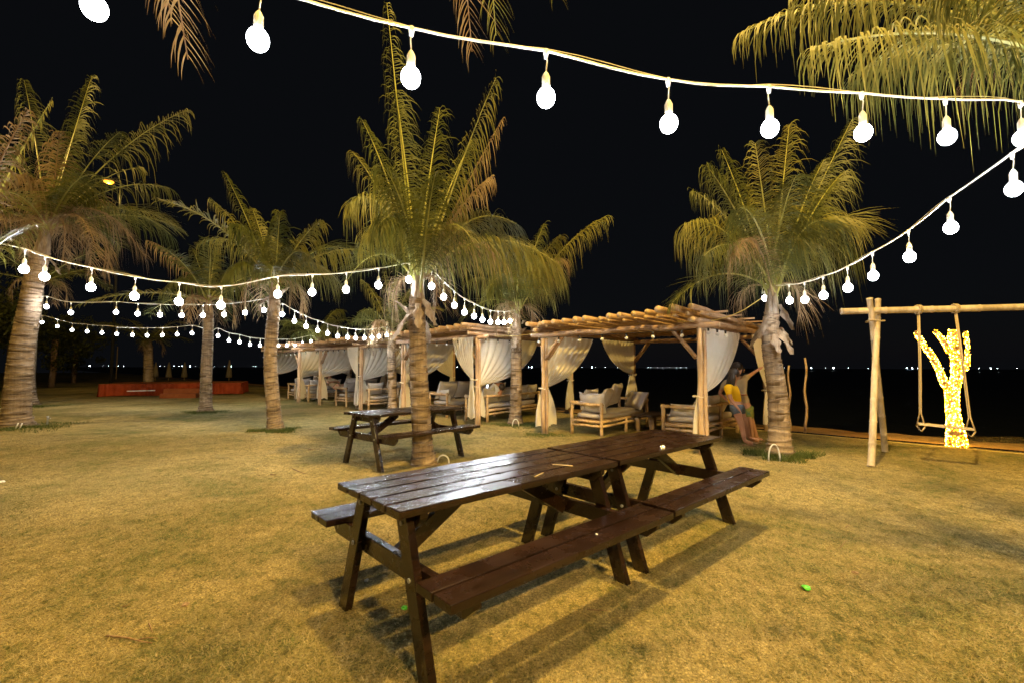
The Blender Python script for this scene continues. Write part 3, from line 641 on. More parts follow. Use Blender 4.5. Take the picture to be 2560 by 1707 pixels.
def quad(FLp, FRp, depth):
    u = (FRp - FLp).normalized(); v = Vector((-u.y, u.x, 0)); return FLp, FRp, FLp + v * depth, FRp + v * depth
p1 = quad(Gd(1359, 1084), Gd(1755, 1135), 3.85)
rowd = (Gd(1755, 1135) - Gd(1359, 1084)).normalized(); rown = Vector((-rowd.y, rowd.x, 0))
def on_row(px):
    """point of the pergola front line under a photo column"""
    a = p1[0]; k = (px - CX) / F; t = (a.x - k * a.y) / (k * rowd.y - rowd.x); return a + rowd * t
p2 = quad(on_row(1008), on_row(1193), 3.85)
p3 = quad(on_row(801), on_row(903), 3.85)
p4 = quad(on_row(672), on_row(748), 3.85)
PG1 = pergola(*p1, 2.06, 'nearest and biggest-looking pergola with roof of round logs, right of the middle', 30, [('FL', 'L', .52, .95), ('BL', 'L', .42, 1.2), ('FR', 'R', .6, .93), ('BR', 'R', .3, .9)], 3)
PG1[1]['label'] = 'row of small unlit white bulbs under the front beam of the nearest pergola'
PG2 = pergola(*p2, 2.1, 'second pergola from the right, between the tall middle palm and the palm with a hoop', 24, [('FL', 'L', .5, .95), ('BL', 'L', .4, 1.), ('FR', 'R', .62, .93), ('BR', 'R', .3, 1.), ('FR', 'F', .26, 1.1)], 5, bulbs=8)
PG2[1]['label'] = 'row of small unlit white bulbs under the front beam of the second pergola'
PG3 = pergola(*p3, 2.02, 'third pergola from the right, left of the tall middle palm', 22, [('FL', 'L', .5, 1.0), ('BL', 'L', .4, 1.), ('FR', 'R', .5, .95), ('BR', 'R', .35, 1.), ('FR', 'F', .26, 1.1)], 7, bulbs=8)
PG3[1]['label'] = 'row of small unlit white bulbs under the front beam of the third pergola'
PG4 = pergola(*p4, 2.0, 'farthest pergola, half hidden by the palm in the open lawn', 20, [('FL', 'L', .5, 1.0), ('BL', 'L', .4, 1.), ('FR', 'R', .5, .95), ('BR', 'R', .35, 1.)], 9, bulbs=8)
PG4[1]['label'] = 'row of small unlit white bulbs under the front beam of the farthest pergola'

# ---------------------------------------------------------------- sofas and pillows
def slab(mb, x0, x1, y0, y1, z0, z1, rnd=.035, nx=10, ny=6, seedv=0, puff=.012):
    """soft rounded cushion block"""
    st = random.Random(seedv); cx, cy_, cz = (x0 + x1) / 2, (y0 + y1) / 2, (z0 + z1) / 2; hx, hy, hz = (x1 - x0) / 2, (y1 - y0) / 2, (z1 - z0) / 2
    n = 20; m_ = 12; vs = []
    for i in range(m_ + 1):
        th = -math.pi / 2 + math.pi * i / m_
        for j in range(n * 2):
            ph = math.pi * j / n
            f = lambda c, e: math.copysign(abs(c) ** e, c)
            vs.append((cx + hx * f(math.cos(th), .35) * f(math.cos(ph), .22), cy_ + hy * f(math.cos(th), .35) * f(math.sin(ph), .22), cz + hz * f(math.sin(th), .45) + puff * math.sin(5 * ph + seedv) * math.cos(th)))
    fs = [(i * 2 * n + j, i * 2 * n + (j + 1) % (2 * n), (i + 1) * 2 * n + (j + 1) % (2 * n), (i + 1) * 2 * n + j) for i in range(m_) for j in range(2 * n)]
    mb.add(vs, fs)
def pillow(loc, rot, w, h, t, label, mat='pillow', group='throw pillows and back cushions on the pole sofas'):
    mb = MB(); n = 14; vs = []; fs = []
    for s in (1, -1):
        o = len(vs)
        for i in range(n + 1):
            for j in range(n + 1):
                a, b_ = i / n * 2 - 1, j / n * 2 - 1
                th = max(0, (1 - a ** 4)) ** .5 * max(0, (1 - b_ ** 4)) ** .5
                pin = 1 - .10 * (1 - abs(a) ** 2) * abs(b_) ** 3; pin2 = 1 - .10 * (1 - abs(b_) ** 2) * abs(a) ** 3
                vs.append((a * w / 2 * pin2, s * t / 2 * th + .008 * math.sin(a * 6 + b_ * 4 + w * 30) * th, b_ * h / 2 * pin))
        for i in range(n):
            for j in range(n):
                q = (o + i * (n + 1) + j, o + (i + 1) * (n + 1) + j, o + (i + 1) * (n + 1) + j + 1, o + i * (n + 1) + j + 1); fs.append(q if s < 0 else q[::-1])
    mb.add(vs, fs); o = mb.build('pillow', M[mat], smooth=True); o.location = loc; o.rotation_euler = rot
    return tag(o, label, 'pillow', group)
SG = 'low sofas made of peeled poles under the pergolas'
def sofa(corner, ang, L, D, label, h=.66, hp=.7, legs=(0, 1), tall=False, seedv=1, armL=True, armR=True):
    """corner = back-left end; local x along the back, local y from back to front"""
    global R
    keep = R; R = random.Random(seedv)
    root = empty('pole_sofa', (corner[0], corner[1], 0), ang, label, 'sofa', SG)
    S = M['sofa']
    for (x, y, top) in ((0, 0, .86 if tall else hp), (L, 0, hp), (0, D, h + .02), (L, D, h + .02), (L * .5, 0, h), (L * .5, D, .3)):
        mb = MB(); mb.log((x, y, -.02), (x, y, top), .036, 9, wob=.006, seg=5); mb.build('leg', S, root, smooth=True)
    for (a, b_, nm) in (((-.04, 0, h), (L + .04, 0, h), 'back_rail'), ((0, -.03, h - .01), (0, D + .04, h - .03), 'arm_rail'), ((L, -.03, h - .01), (L, D + .04, h - .03), 'arm_rail')):
        mb = MB(); mb.log(a, b_, .034, 9, wob=.008, seg=6); mb.build(nm, S, root, smooth=True)
    mb = MB()
    for z in (.2, .29):
        for a, b_ in (((0, 0, z), (L, 0, z)), ((0, D, z), (L, D, z)), ((0, 0, z), (0, D, z)), ((L, 0, z), (L, D, z))): mb.log(a, b_, .027, 8, wob=.008, seg=6)
    k = int(L / .12)
    for i in range(1, k): mb.log((L * i / k, 0, .31), (L * i / k, D, .31), .015, 6, wob=.004, seg=3)
    mb.build('seat_frame', S, root, smooth=True)
    mb = MB(); slab(mb, .04, L - .04, .04, D - .01, .325, .455, seedv=seedv); mb.build('seat_cushion', M['cushion'], root, smooth=True)
    R = keep
    return root
def loc(root, x, y, z):
    a = root.rotation_euler.z; return Vector((root.location.x + x * math.cos(a) - y * math.sin(a), root.location.y + x * math.sin(a) + y * math.cos(a), z))
def setp(root, x, y, z, rx, rz, w, h, t, label, mat='pillow'):
    return pillow(loc(root, x, y, z), (rx, 0, root.rotation_euler.z + rz), w, h, t, label, mat)
def arm_end(c0, c1, L, side):
    """sofa whose near short end runs from pixel-ground points c0 (left) to c1 (right) and stretches along +v away; side='L' back on the left, 'R' back on the right"""
    c0 = Vector(c0); c1 = Vector(c1); u = (c1 - c0).normalized(); v = Vector((-u.y, u.x, 0)); D = (c1 - c0).length
    if side == 'L':   # back line from far end to near end so that y points to +u
        st = c0 + v * L; return (st, math.atan2(-v.y, -v.x), D)
    return (c1, math.atan2(v.y, v.x), D)
# nearest pergola
c, a, D = arm_end(Gd(1430, 1082.5), Gd(1504, 1091), 2.1, 'L')
s1 = sofa(c, a, 2.1, D, 'long pole sofa on the left side inside the nearest pergola, striped shade on its pillows', seedv=3)
setp(s1, 1.72, .2, .72, -.3, .15, .66, .46, .18, 'pale pillow standing against the near back corner of the left sofa in the nearest pergola')
setp(s1, 1.95, .42, .66, .2, 1.4, .7, .44, .18, 'nearest pale pillow, leaning on the front arm of the left sofa in the nearest pergola')
setp(s1, 1.2, .3, .7, -.4, .35, .72, .52, .2, 'darker striped-shade pillow in the middle of the left sofa in the nearest pergola', 'cushion')
setp(s1, .6, .22, .78, -.3, .25, .68, .54, .18, 'striped-shade pillow standing highest at the back of the left sofa in the nearest pergola', 'cushion')
setp(s1, .2, .55, .64, -.5, .95, .8, .46, .18, 'pillow lying slanted at the far right end of the left sofa in the nearest pergola', 'cushion')
cA = Gd(1659, 1096); cB = cA + rowd * .76
c, a, D = arm_end(cA, cB, 2.0, 'R')
s2 = sofa(c, a, 2.0, D, 'pole sofa behind the right front post of the nearest pergola, woman leaning on its back', seedv=4)
for i, (x, y, z, rx, w, h, t, lb) in enumerate(((.2, .42, .56, .3, .62, .26, .2, 'thick low cushion at the near end of the sofa behind the curtained post'), (.42, .2, .6, .3, .6, .34, .17, 'cushion resting along the back of the right sofa in the nearest pergola'),
        (.95, .16, .66, .3, .62, .4, .16, 'light cushion right of the curtained post on the sofa back'), (1.5, .16, .64, .35, .6, .42, .16, 'cushion at the far end of the sofa next to the woman in yellow'))):
    setp(s2, x, y, z, rx, 0 if i else 1.5, w, h, t, lb)
# second pergola
c, a, D = arm_end(Gd(1165, 1050), Gd(1218, 1055), 2.4, 'R')
s3 = sofa(c, a, 2.4, D, 'pole sofa on the right side of the second pergola, a person seated on it', seedv=5)
for x, y, z, w, h, lb in ((.35, .18, .62, .66, .38, 'plump back cushion at the near end of the sofa with the seated person'), (1.05, .18, .62, .66, .38, 'back cushion right behind the seated person in the second pergola'), (1.7, .18, .64, .62, .4, 'back cushion right of the palm on the sofa with the seated person'), (2.2, .18, .64, .5, .4, 'farthest back cushion of the sofa with the seated person')):
    setp(s3, x, y, z + .04, .3, 0, w * 1.08, h * 1.15, .22, lb)
def rel(pq, x, y): return pq[0] + (pq[1] - pq[0]).normalized() * x + (pq[2] - pq[0]).normalized() * y
q = rel(p2, .55, .55); c, a, D = arm_end(q, q + rowd * .78, 2.5, 'L')
s4 = sofa(c, a, 2.5, D, 'pole sofa on the left side of the second pergola, right of the tall palm trunk', seedv=6)
for x, lb in ((2.05, 'big cushion nearest the trunk on the left sofa of the second pergola'), (1.35, 'square cushion in the middle of the left sofa of the second pergola'), (.65, 'cushion at the far end of the left sofa of the second pergola')):
    setp(s4, x, .22, .74, -.4, .15, .8, .56, .22, lb)
setp(s4, 2.32, .45, .6, .1, 1.4, .6, .34, .18, 'small cushion against the front arm of the left sofa of the second pergola')
q = rel(p3, .7, .3); c, a, D = arm_end(q, q + rowd * .74, 2.3, 'L')
s5 = sofa(c, a, 2.3, D, 'pole sofa with two square pillows on the left side of the third pergola', tall=False, seedv=7)
setp(s5, 2.0, .35, .68, -.3, .2, .5, .38, .16, 'front white pillow on the left sofa of the third pergola'); setp(s5, 1.75, .2, .78, -.35, 0, .6, .5, .18, 'larger pillow behind the front white pillow in the third pergola'); setp(s5, 1.1, .2, .74, -.35, 0, .6, .48, .18, 'far pillow on the left sofa of the third pergola', 'cushion')
q = rel(p3, 2.25, .25); c, a, D = arm_end(q, q + rowd * .76, 2.2, 'R')
s6 = sofa(c, a, 2.2, D, 'pole sofa on the right side of the third pergola, right of its curtained post', seedv=8)
setp(s6, .35, .2, .68, .3, 0, .6, .42, .18, 'near back cushion of the right sofa in the third pergola'); setp(s6, 1.05, .2, .7, .3, 0, .6, .42, .18, 'middle back cushion of the right sofa in the third pergola', 'cushion'); setp(s6, .2, .42, .6, .1, 1.5, .55, .34, .18, 'end cushion on the near arm of the right sofa in the third pergola')
q = rel(p4, 1.0, .5); c, a, D = arm_end(q, q + rowd * .7, 1.0, 'L')
s7 = sofa(c, a, 1.0, D, 'small pole armchair inside the farthest pergola, left of its curtained post', seedv=9)
setp(s7, .5, .18, .68, -.3, 0, .7, .45, .16, 'tall back cushion of the small armchair in the farthest pergola', 'cushion')
q = rel(p4, 2.7, .3); c, a, D = arm_end(q, q + rowd * .76, 2.2, 'R')
s8 = sofa(c, a, 2.2, D, 'pole sofa between the farthest pergola post and the green-necked palm', seedv=10)
setp(s8, .4, .18, .68, .3, 0, .64, .42, .18, 'near back cushion of the sofa in the farthest pergola'); setp(s8, 1.1, .18, .68, .3, 0, .64, .42, .18, 'far back cushion of the sofa in the farthest pergola')
# coffee tables
def coffee(px, py, ang, label, w=.95, d=.55, h=.37):
    g_ = Gd(px, py); root = empty('coffee_table', g_, ang, label, 'coffee table', 'low dark coffee tables under the pergolas')
    mb = MB()
    for i in range(4): mb.box((0, (i - 1.5) * d / 4, h - .02), (w, d / 4 - .006, .04))
    mb.build('table_top', M['dark'], root, bevel=.004)
    for x in (-w * .36, w * .36):
        for y in (-d * .3, d * .3):
            mb = MB(); mb.log((x, y, -.02), (x, y, h - .045), .055, 9, wob=.004, seg=3); mb.build('leg', M['post'], root, smooth=True)
coffee(1632, 1074, .75, 'low dark coffee table with stout log legs between the sofas of the nearest pergola')
coffee(1130, 1030, .75, 'low dark coffee table between the sofas of the second pergola')
g_ = Gd(1690, 1078); st = empty('stool', g_, .6, 'small wooden block stool right of the low table in the nearest pergola', 'stool')
mb = MB(); mb.box((0, 0, .36), (.3, .26, .04)); mb.build('seat', M['post'], st, bevel=.006)
mb = MB(); mb.log((0, 0, 0), (0, 0, .338), .075, 10, seg=3); mb.build('leg', M['post'], st, smooth=True)

# ---------------------------------------------------------------- picnic tables
def picnic(x0, y0, a, L, label, W=.72, zb=.50, bo=.77, bw=.266, fs_=.45, li=.1):
    root = empty('picnic_table', (x0, y0, 0), a, label, 'picnic table', 'dark varnished picnic tables')
    T = M['table']; S = lambda s, o, z: Vector((s, -o, z))
    rr = random.Random(int(x0 * 100))
    mb = MB(); pw = W / 5
    for i in range(5):
        o = -W / 2 + pw * (i + .5); mb.box((L / 2 + (rr.random() - .5) * .012, -o, .75 - .017), (L, pw - .017, .036))
    mb.build('table_top', T, root, bevel=.004)
    for s in (-1, 1):
        mb = MB()
        for i in range(2):
            o = s * (bo - bw / 4 - i * bw / 2); mb.box((L / 2 + (rr.random() - .5) * .012, -o, zb - .019), (L, bw / 2 - .012, .04))
        mb.build('bench_seat', T, root, bevel=.004)
    for s0, di in ((li, 1), (L - li, -1)):
        for s in (-1, 1):
            mb = MB(); t = .042; w = .098
            top, bot = .716, 0; yt, yb = s * .21, s * fs_
            d = Vector((0, -(yt - yb), top - bot)).normalized()
            vs = []
            for z, yy in ((bot, yb), (top, yt)):
                for dx in (-t / 2, t / 2):
                    for dy in (-w / 2, w / 2): vs.append((s0 + dx, -(yy) + dy, z))
            mb.add(vs, [(0, 1, 3, 2), (4, 6, 7, 5), (0, 2, 6, 4), (1, 5, 7, 3), (0, 4, 5, 1), (2, 3, 7, 6)]); mb.build('leg', T, root, bevel=.003)
            mb = MB()
            for z in (.655, zb - .085): yy = yb + (yt - yb) * z / .716; mb.tube([(s0 - di * .021, -yy, z), (s0 - di * .027, -yy, z)], .011, 10)
            mb.build('bolt', M['metal'], root)
        # bench bearer with cut corners, beside the legs
        mb = MB(); x = s0 + di * .044; z1 = zb - .040; z0 = z1 - .095; e = bo - .03
        prof = [(-e, z1), (-e, z1 - .035), (-e + .07, z0), (e - .07, z0), (e, z1 - .035), (e, z1)]
        vs = [(x - .021, p[0], p[1]) for p in prof] + [(x + .021, p[0], p[1]) for p in prof]; n = len(prof)
        mb.add(vs, [tuple(range(n)), tuple(reversed(range(n, 2 * n)))] + [(i, i + n, (i + 1) % n + n, (i + 1) % n) for i in range(n)]); mb.build('bench_bearer', T, root, bevel=.003)
        mb = MB(); z1 = .714; z0 = z1 - .085; e = W / 2 - .03
        prof = [(-e, z1), (-e, z1 - .03), (-e + .06, z0), (e - .06, z0), (e, z1 - .03), (e, z1)]
        vs = [(x - .021, p[0], p[1]) for p in prof] + [(x + .021, p[0], p[1]) for p in prof]
        mb.add(vs, [tuple(range(n)), tuple(reversed(range(n, 2 * n)))] + [(i, i + n, (i + 1) % n + n, (i + 1) % n) for i in range(n)]); mb.build('top_batten', T, root, bevel=.003)
        mb = MB(); mb.beam((s0 + di * .07, 0, zb - .1), (s0 + di * .56, 0, .69), .09, .04, up=(0, 1, 0)); mb.build('brace', T, root, bevel=.003)
    return root
picnic(-.739, 2.354, .737, 1.672, 'front-most dark picnic table, wet gloss on its top and two straws on it')
picnic(.52, 3.51, .742, 1.655, 'dark picnic table butted to the far end of the front-most one, crumpled tissue on top')
picnic(-2.15, 6.42, .86, 1.66, 'separate dark picnic table behind the tall middle palm trunk')

# ---------------------------------------------------------------- stage
gl, gr = Gd(245, 992), Gd(602, 985); u = (gr - gl).normalized(); v = Vector((-u.y, u.x, 0)); Ls = (gr - gl).length; Dst = 3.2; Hs = .58
stage = empty('stage', gl, math.atan2(u.y, u.x), 'low stage wrapped in pleated orange-red cloth at the far left', 'stage')
mb = MB(); mb.box((Ls / 2, Dst / 2, Hs - .03), (Ls - .02, Dst - .02, .06)); mb.build('deck', M['deck'], stage, bevel=.01)
def skirt(a, b_, z0, z1, name, n=None):
    a, b_ = Vector(a), Vector(b_); d = b_ - a; L = d.length; d.normalize(); nr = Vector((d.y, -d.x, 0)); n = int(L * 34); mb = MB(); vs = []
    for i in range(n + 1):
        s = L * i / n; w = .06 * math.sin(s * 19 + math.sin(s * 3) * 2); q = a + d * s
        for z, k in ((z1, .25), (z1 - .12, .7), (z0, 1.3)): p = q + nr * (w * k + .02); vs.append((p.x, p.y, z + (.02 * math.sin(s * 1.6) if z == z0 else 0)))
    mb.add(vs, [(3 * i + j, 3 * i + 3 + j, 3 * i + 4 + j, 3 * i + 1 + j) for i in range(n) for j in range(2)]); return mb.build(name, M['orange'], stage, smooth=True)
skirt((0, 0, 0), (Ls, 0, 0), .03, Hs, 'skirt'); skirt((0, Dst, 0), (0, 0, 0), .03, Hs, 'skirt'); skirt((Ls, 0, 0), (Ls, Dst, 0), .03, Hs, 'skirt')
sp = Gd(398, 995); sr = Gd(489, 994); stp = empty('stage_steps', sp, math.atan2((sr - sp).y, (sr - sp).x), 'two orange carpeted steps in front of the orange stage', 'steps'); ws = (sr - sp).length
for k in range(2):
    mb = MB(); mb.box((ws / 2, .16 + .32 * k, .1 + .1 * k), (ws, .31, .2 + .2 * k)); mb.build('step', M['deck'], stp, bevel=.012)
mb = MB(); a_, b_ = Gd(322, 992), Gd(392, 991); o_ = at_origin(MB.build((lambda m_: (m_.tube([a_ + Vector((0, -.12, .28)), b_ + Vector((0, -.12, .3))], .025, 6), m_)[1])(MB()), 'metal_pipe', M['white']), a_); tag(o_, 'thin white pipe across the front of the orange stage', 'pipe')

# ---------------------------------------------------------------- bamboo swing
def bamboo(mb, a, b_, r0, r1, step=.33):
    a, b_ = Vector(a), Vector(b_); L = (b_ - a).length; n = max(2, int(L / step)); pts = []; rs = []
    for i in range(n + 1):
        f = i / n; r = r0 + (r1 - r0) * f; c = a.lerp(b_, f)
        for df, k in ((-.012, 1.), (-.004, 1.1), (.004, 1.1), (.012, .97)):
            g_ = min(1, max(0, f + df / L * 1.6)); pts.append(a.lerp(b_, g_) + Vector((.006 * math.sin(f * 9), .004 * math.sin(f * 7 + 1), 0))); rs.append(r * k)
    pts2, rs2 = [pts[0]], [rs[0]]
    for p, r in zip(pts[1:], rs[1:]):
        if (p - pts2[-1]).length > 1e-4: pts2.append(p); rs2.append(r)
    mb.tube(pts2, rs2, 14)
sw = empty('bamboo_swing', Gd(2195, 1150), 0, 'bamboo swing frame with a plank seat on two ropes, in front of the glowing tree', 'swing'); so = Vector(sw.location)
f0, b0 = Gd(2178, 1166), Gd(2213, 1128)
yb_ = 7.15; tf = P(2195, 749, yb_ + .12); tb = P(2174, 746, yb_ - .12)
mb = MB(); bamboo(mb, f0 - so, tf - so, .047, .04); mb.build('frame_pole', M['bamboo'], sw, smooth=True)
mb = MB(); bamboo(mb, b0 - so, tb - so, .047, .04); mb.build('frame_pole', M['bamboo'], sw, smooth=True)
bl, br = P(2103, 779, yb_ + .05), P(2560, 768, yb_ - .45); bd = (br - bl).normalized(); brr = br + bd * 1.9
mb = MB(); bamboo(mb, bl - so, brr - so, .05, .046, .6); mb.build('cross_beam', M['bamboo'], sw, smooth=True)
fe = br + bd * 1.6
for s in (-1, 1):
    mb = MB(); bamboo(mb, Vector((fe.x, fe.y + s * .7, 0)) - so, fe + Vector((0, -s * .1, .2)) - so, .047, .04); mb.build('frame_pole', M['bamboo'], sw, smooth=True)
sl, sr_ = P(2294, 1058, 6.95), P(2433, 1072, 6.6); sd = (sr_ - sl)
mb = MB(); mb.beam(sl - so, sr_ - so, .16, .03); mb.build('swing_seat', M['bamboo'], sw, bevel=.004)
def on_beam(px):
    f = (px - 2103) / (2560 - 2103); return bl.lerp(br, f)
for px, f in ((2304, .06), (2396, .95)):
    t = on_beam(px); s = sl.lerp(sr_, f)
    mb = MB()
    for dy in (-.012, .012): mb.tube([t - so + Vector((0, dy, -.02)), (t - so).lerp(s - so, .5) + Vector((.008, dy, 0)), s - so + Vector((0, dy, .16)), s - so + Vector((0, dy * 6, -.03))], .01, 6)
    k = 12
    for dx in (-.02, .015): mb.tube([t - so + Vector((dx, math.cos(6.283 * q / k) * .065, math.sin(6.283 * q / k) * .065)) for q in range(k + 1)], .011, 6, cap=False)
    mb.tube([s - so + Vector((0, -.07, -.03)), s - so + Vector((-.03, -.05, -.1)), s - so + Vector((.03, .05, -.1)), s - so + Vector((0, .07, -.03))], .012, 6)
    mb.build('swing_rope', M['rope'], sw, smooth=True)
mb = MB(); lk = P(2188, 803, yb_)
mb.tube([lk - so + Vector((math.cos(6.283 * q / 14) * .11, math.sin(6.283 * q / 14) * .13, .01 * math.sin(q))) for q in range(15)], .01, 6, cap=False); mb.build('lashing', M['rope'], sw, smooth=True)

# ---------------------------------------------------------------- glowing wrapped tree
YT = 8.35
tr = empty('lit_tree', P(2392, 1116, YT) * 1.0, 0, 'bare forked tree trunk wrapped in dense glowing yellow fairy lights behind the swing', 'tree'); tr.location.z = 0; to = Vector(tr.location)
Z7 = lambda x, y, dY=0: P(1860 + x / 2.8, 620 + y / 2.8, YT + dY) - to
limbs = [([(1492, 1400), (1482, 1290), (1466, 1180), (1458, 1080), (1455, 990)], [.145, .12, .09, .085, .088]),
         ([(1455, 1000), (1400, 940), (1370, 860), (1320, 760), (1245, 660), (1205, 585)], [.066, .048, .043, .04, .036, .03]),
         ([(1460, 1000), (1490, 900), (1485, 800), (1475, 700), (1470, 640), (1468, 570)], [.085, .07, .064, .064, .078, .062]),
         ([(1450, 740), (1405, 660), (1365, 610), (1335, 585)], [.045, .034, .03, .026]),
         ([(1500, 900), (1560, 830), (1568, 740), (1558, 640), (1548, 585)], [.03, .03, .026, .024, .022])]
mb = MB(); fb = []
for pl, rs in limbs:
    pts = [Z7(x, y, .05 * math.sin(x)) for x, y in pl]; mb.tube(pts, rs, 12, jit=.06)
    for i in range(len(pts) - 1):
        a, b_ = pts[i], pts[i + 1]; d = (b_ - a); L = d.length; d.normalize(); x = d.cross(Vector((0, 1, 0))).normalized(); y = d.cross(x)
        cnt = int(L * 6.283 * (rs[i] + rs[i + 1]) / 2 / .0007)
        for q in range(cnt):
            f = R.random(); r = rs[i] * (1 - f) + rs[i + 1] * f + .003 + .01 * R.random(); an = R.random() * 6.283
            fb.append(a + d * L * f + (x * math.cos(an) + y * math.sin(an)) * r)
mb.build('trunk', M['twig'], tr, smooth=True)
mb = MB(); oc = [(1, 0, 0), (-1, 0, 0), (0, 1, 0), (0, -1, 0), (0, 0, 1), (0, 0, -1)]; of = [(0, 2, 4), (2, 1, 4), (1, 3, 4), (3, 0, 4), (2, 0, 5), (1, 2, 5), (3, 1, 5), (0, 3, 5)]
for p in fb:
    s = .005 + .003 * R.random(); mb.add([p + Vector(o) * s for o in oc], of, 0 if R.random() < .6 else 1)
tag(mb.build('fairy_lights', [M['fairy'], M['fairy2']], tr), kind='stuff')

# ---------------------------------------------------------------- crooked poles, rope line, small things
def thing_mesh(mb, name, mat, origin, label, cat, group=None, smooth=True):
    o = mb.build(name, mat, smooth=smooth); at_origin(o, origin); return tag(o, label, cat, group)
for (b0_, t0_, lb) in (((1974, 1077), (1972, 913), 'shorter crooked wooden pole beside the right palm'), ((2015, 1081), (2013, 894), 'taller crooked wooden pole between the right palm and the swing')):
    a = Gd(*b0_); b_ = P(t0_[0], t0_[1], a.y); mb = MB(); pts = []; k = 9
    for i in range(k + 1): p = a.lerp(b_, i / k) + Vector((.025 * math.sin(i * 1.3 + b0_[0]), 0, 0)); pts.append(p)
    mb.tube(pts, [.028 - .008 * i / k for i in range(k + 1)], 8, jit=.1); thing_mesh(mb, 'wooden_pole', M['sofa'], a, lb, 'pole')
mb = MB(); e0 = g0 - V * .25; pts = [e0 + U * s + V * (.04 * math.sin(s * 1.3)) + Vector((0, 0, .012)) for s in [(-1.5 + .25 * i) for i in range(34)]]
mb.tube(pts, .006, 5); thing_mesh(mb, 'ground_cord', M['ycable'], pts[0], 'thin cord lying along the edge between grass and sand', 'cord')
def hoop(px, py, w, h, label, r=.011, rz=0):
    c = Gd(px, py); mb = MB(); n = 14
    mb.tube([c + Vector((math.cos(math.pi * i / n) * w / 2 * math.cos(rz), math.cos(math.pi * i / n) * w / 2 * math.sin(rz), math.sin(math.pi * i / n) ** .8 * h)) for i in range(n + 1)], r, 8)
    thing_mesh(mb, 'pipe_hoop', M['white'], c, label, 'pipe', 'bent white pipes at the palm feet')
hoop(1108, 1156, .17, .11, 'bent white pipe hoop right of the tall middle palm foot'); hoop(1289, 1065, .15, .17, 'bent white pipe hoop before the palm beside the nearest pergola'); hoop(1936, 1152, .17, .25, 'tall white pipe hoop at the foot of the palm by the swing side')
c = Gd(50, 1070); mb = MB()
for dx in (0, .09): mb.tube([c + Vector((dx, -.1, 0)), c + Vector((dx + .06, -.1, .13))], .012, 6)
thing_mesh(mb, 'white_pegs', M['white'], c, 'pair of short white pegs at the foot of the huge leaning palm', 'peg')
c = Gd(118, 1060); mb = MB(); mb.tube([c, c + Vector((0, 0, .16)), c + Vector((0, 0, .2))], [.02, .015, .03], 8); mb.tube([c + Vector((0, 0, .14)), c + Vector((.07, 0, .15))], .012, 6)
thing_mesh(mb, 'sprinkler', M['metal'], c, 'small garden sprinkler on a stake right of the huge leaning palm', 'sprinkler')
def twig(pxs, label, r=.004, mat='twig', z=.012, cat='twig', Zp=0):
    pts = [Gd(x, y, Zp) + Vector((0, 0, z)) for x, y in pxs]; mb = MB(); mb.tube(pts, [r * (1 - .6 * i / (len(pts) - 1)) for i in range(len(pts))], 5)
    thing_mesh(mb, 'twig' if cat == 'twig' else 'straw', M[mat], pts[0], label, cat)
twig([(266, 1594), (320, 1599), (352, 1608), (380, 1612)], 'longest dark twig lying on the lower left lawn', .006)
twig([(345, 1604), (370, 1598), (396, 1600)], 'short side twig crossing the longest dark twig', .004)
twig([(372, 1562), (381, 1585)], 'short upright pale twig above the longest twig', .004)
twig([(305, 1521), (325, 1515)], 'small twig in the middle of the left lawn', .004)
twig([(730, 1172), (752, 1182), (772, 1187)], 'forked pale twig left of the near picnic table', .006)
twig([(676, 1187), (692, 1188)], 'small dark twig far left of the near picnic table', .008)
twig([(1467, 1527), (1520, 1531)], 'dark twig in the shadow right of the front bench', .004)
twig([(2100, 1372), (2116, 1352)], 'thin twig standing on the right lawn', .003)
twig([(2115, 1320), (2125, 1312)], 'tiny dark twig at the right lawn', .004)
twig([(770, 1125), (800, 1122)], 'thin stick on the lawn before the separate picnic table', .006)
twig([(1382, 1161), (1432, 1164)], 'longer pale straw lying across the front-most table top', .0028, 'straw', .755, 'straw', 0) if False else None
def straw(p, q, label):
    a, b_ = Gd(*p, .75), Gd(*q, .75); mb = MB(); mb.tube([a + Vector((0, 0, .004)), b_ + Vector((0, 0, .004))], .003, 6); thing_mesh(mb, 'straw', M['straw'], a, label, 'straw')
straw((1381, 1161), (1432, 1165), 'longer pale straw lying along the planks of the front-most table top'); straw((1337, 1192), (1358, 1182), 'shorter pale straw near the front edge of the front-most table top')
def crumple(c, r, name, mat, label, cat, sq=.6):
    bm = bmesh.new(); bmesh.ops.create_icosphere(bm, subdivisions=2, radius=r)
    st = random.Random(int(r * 1e5) + int(c.x * 100))
    for v_ in bm.verts: v_.co = v_.co * (.7 + .6 * st.random()); v_.co.z *= sq
    me = bpy.data.meshes.new(name); bm.to_mesh(me); bm.free(); me.materials.append(M[mat]); o = bpy.data.objects.new(name, me); COL.objects.link(o); o.location = c + Vector((0, 0, r * sq * .8)); tag(o, label, cat)
crumple(Gd(1657, 1122, .75), .022, 'tissue', 'white', 'crumpled white tissue on the far joined table top', 'tissue', .8)
crumple(Gd(1492, 1335, .5), .006, 'paper_scrap', 'white', 'tiny white scrap on the front bench seat', 'litter')
crumple(Gd(1011, 1521), .02, 'bottle_cap', 'green', 'bright green plastic bit on the grass under the front-most table', 'litter', .5)
crumple(Gd(916, 1452), .014, 'paper_scrap', 'white', 'small white scrap on the grass under the back bench', 'litter')
crumple(Gd(2015, 1474), .024, 'litter_ball', 'green', 'crumpled green and brown wrapper on the right lawn', 'litter', .7)
crumple(Gd(2138, 1432), .02, 'dry_leaf_bit', 'twig', 'brown dry leaf bit on the right lawn above the green wrapper', 'litter', .4)
crumple(Gd(463, 1513), .02, 'dry_leaf_bit', 'twig', 'dark dry leaf bit on the left lawn', 'litter', .5)
crumple(Gd(5, 1205), .028, 'paper_scrap', 'white', 'white scrap on a dark grass patch at the left edge', 'litter', .5)
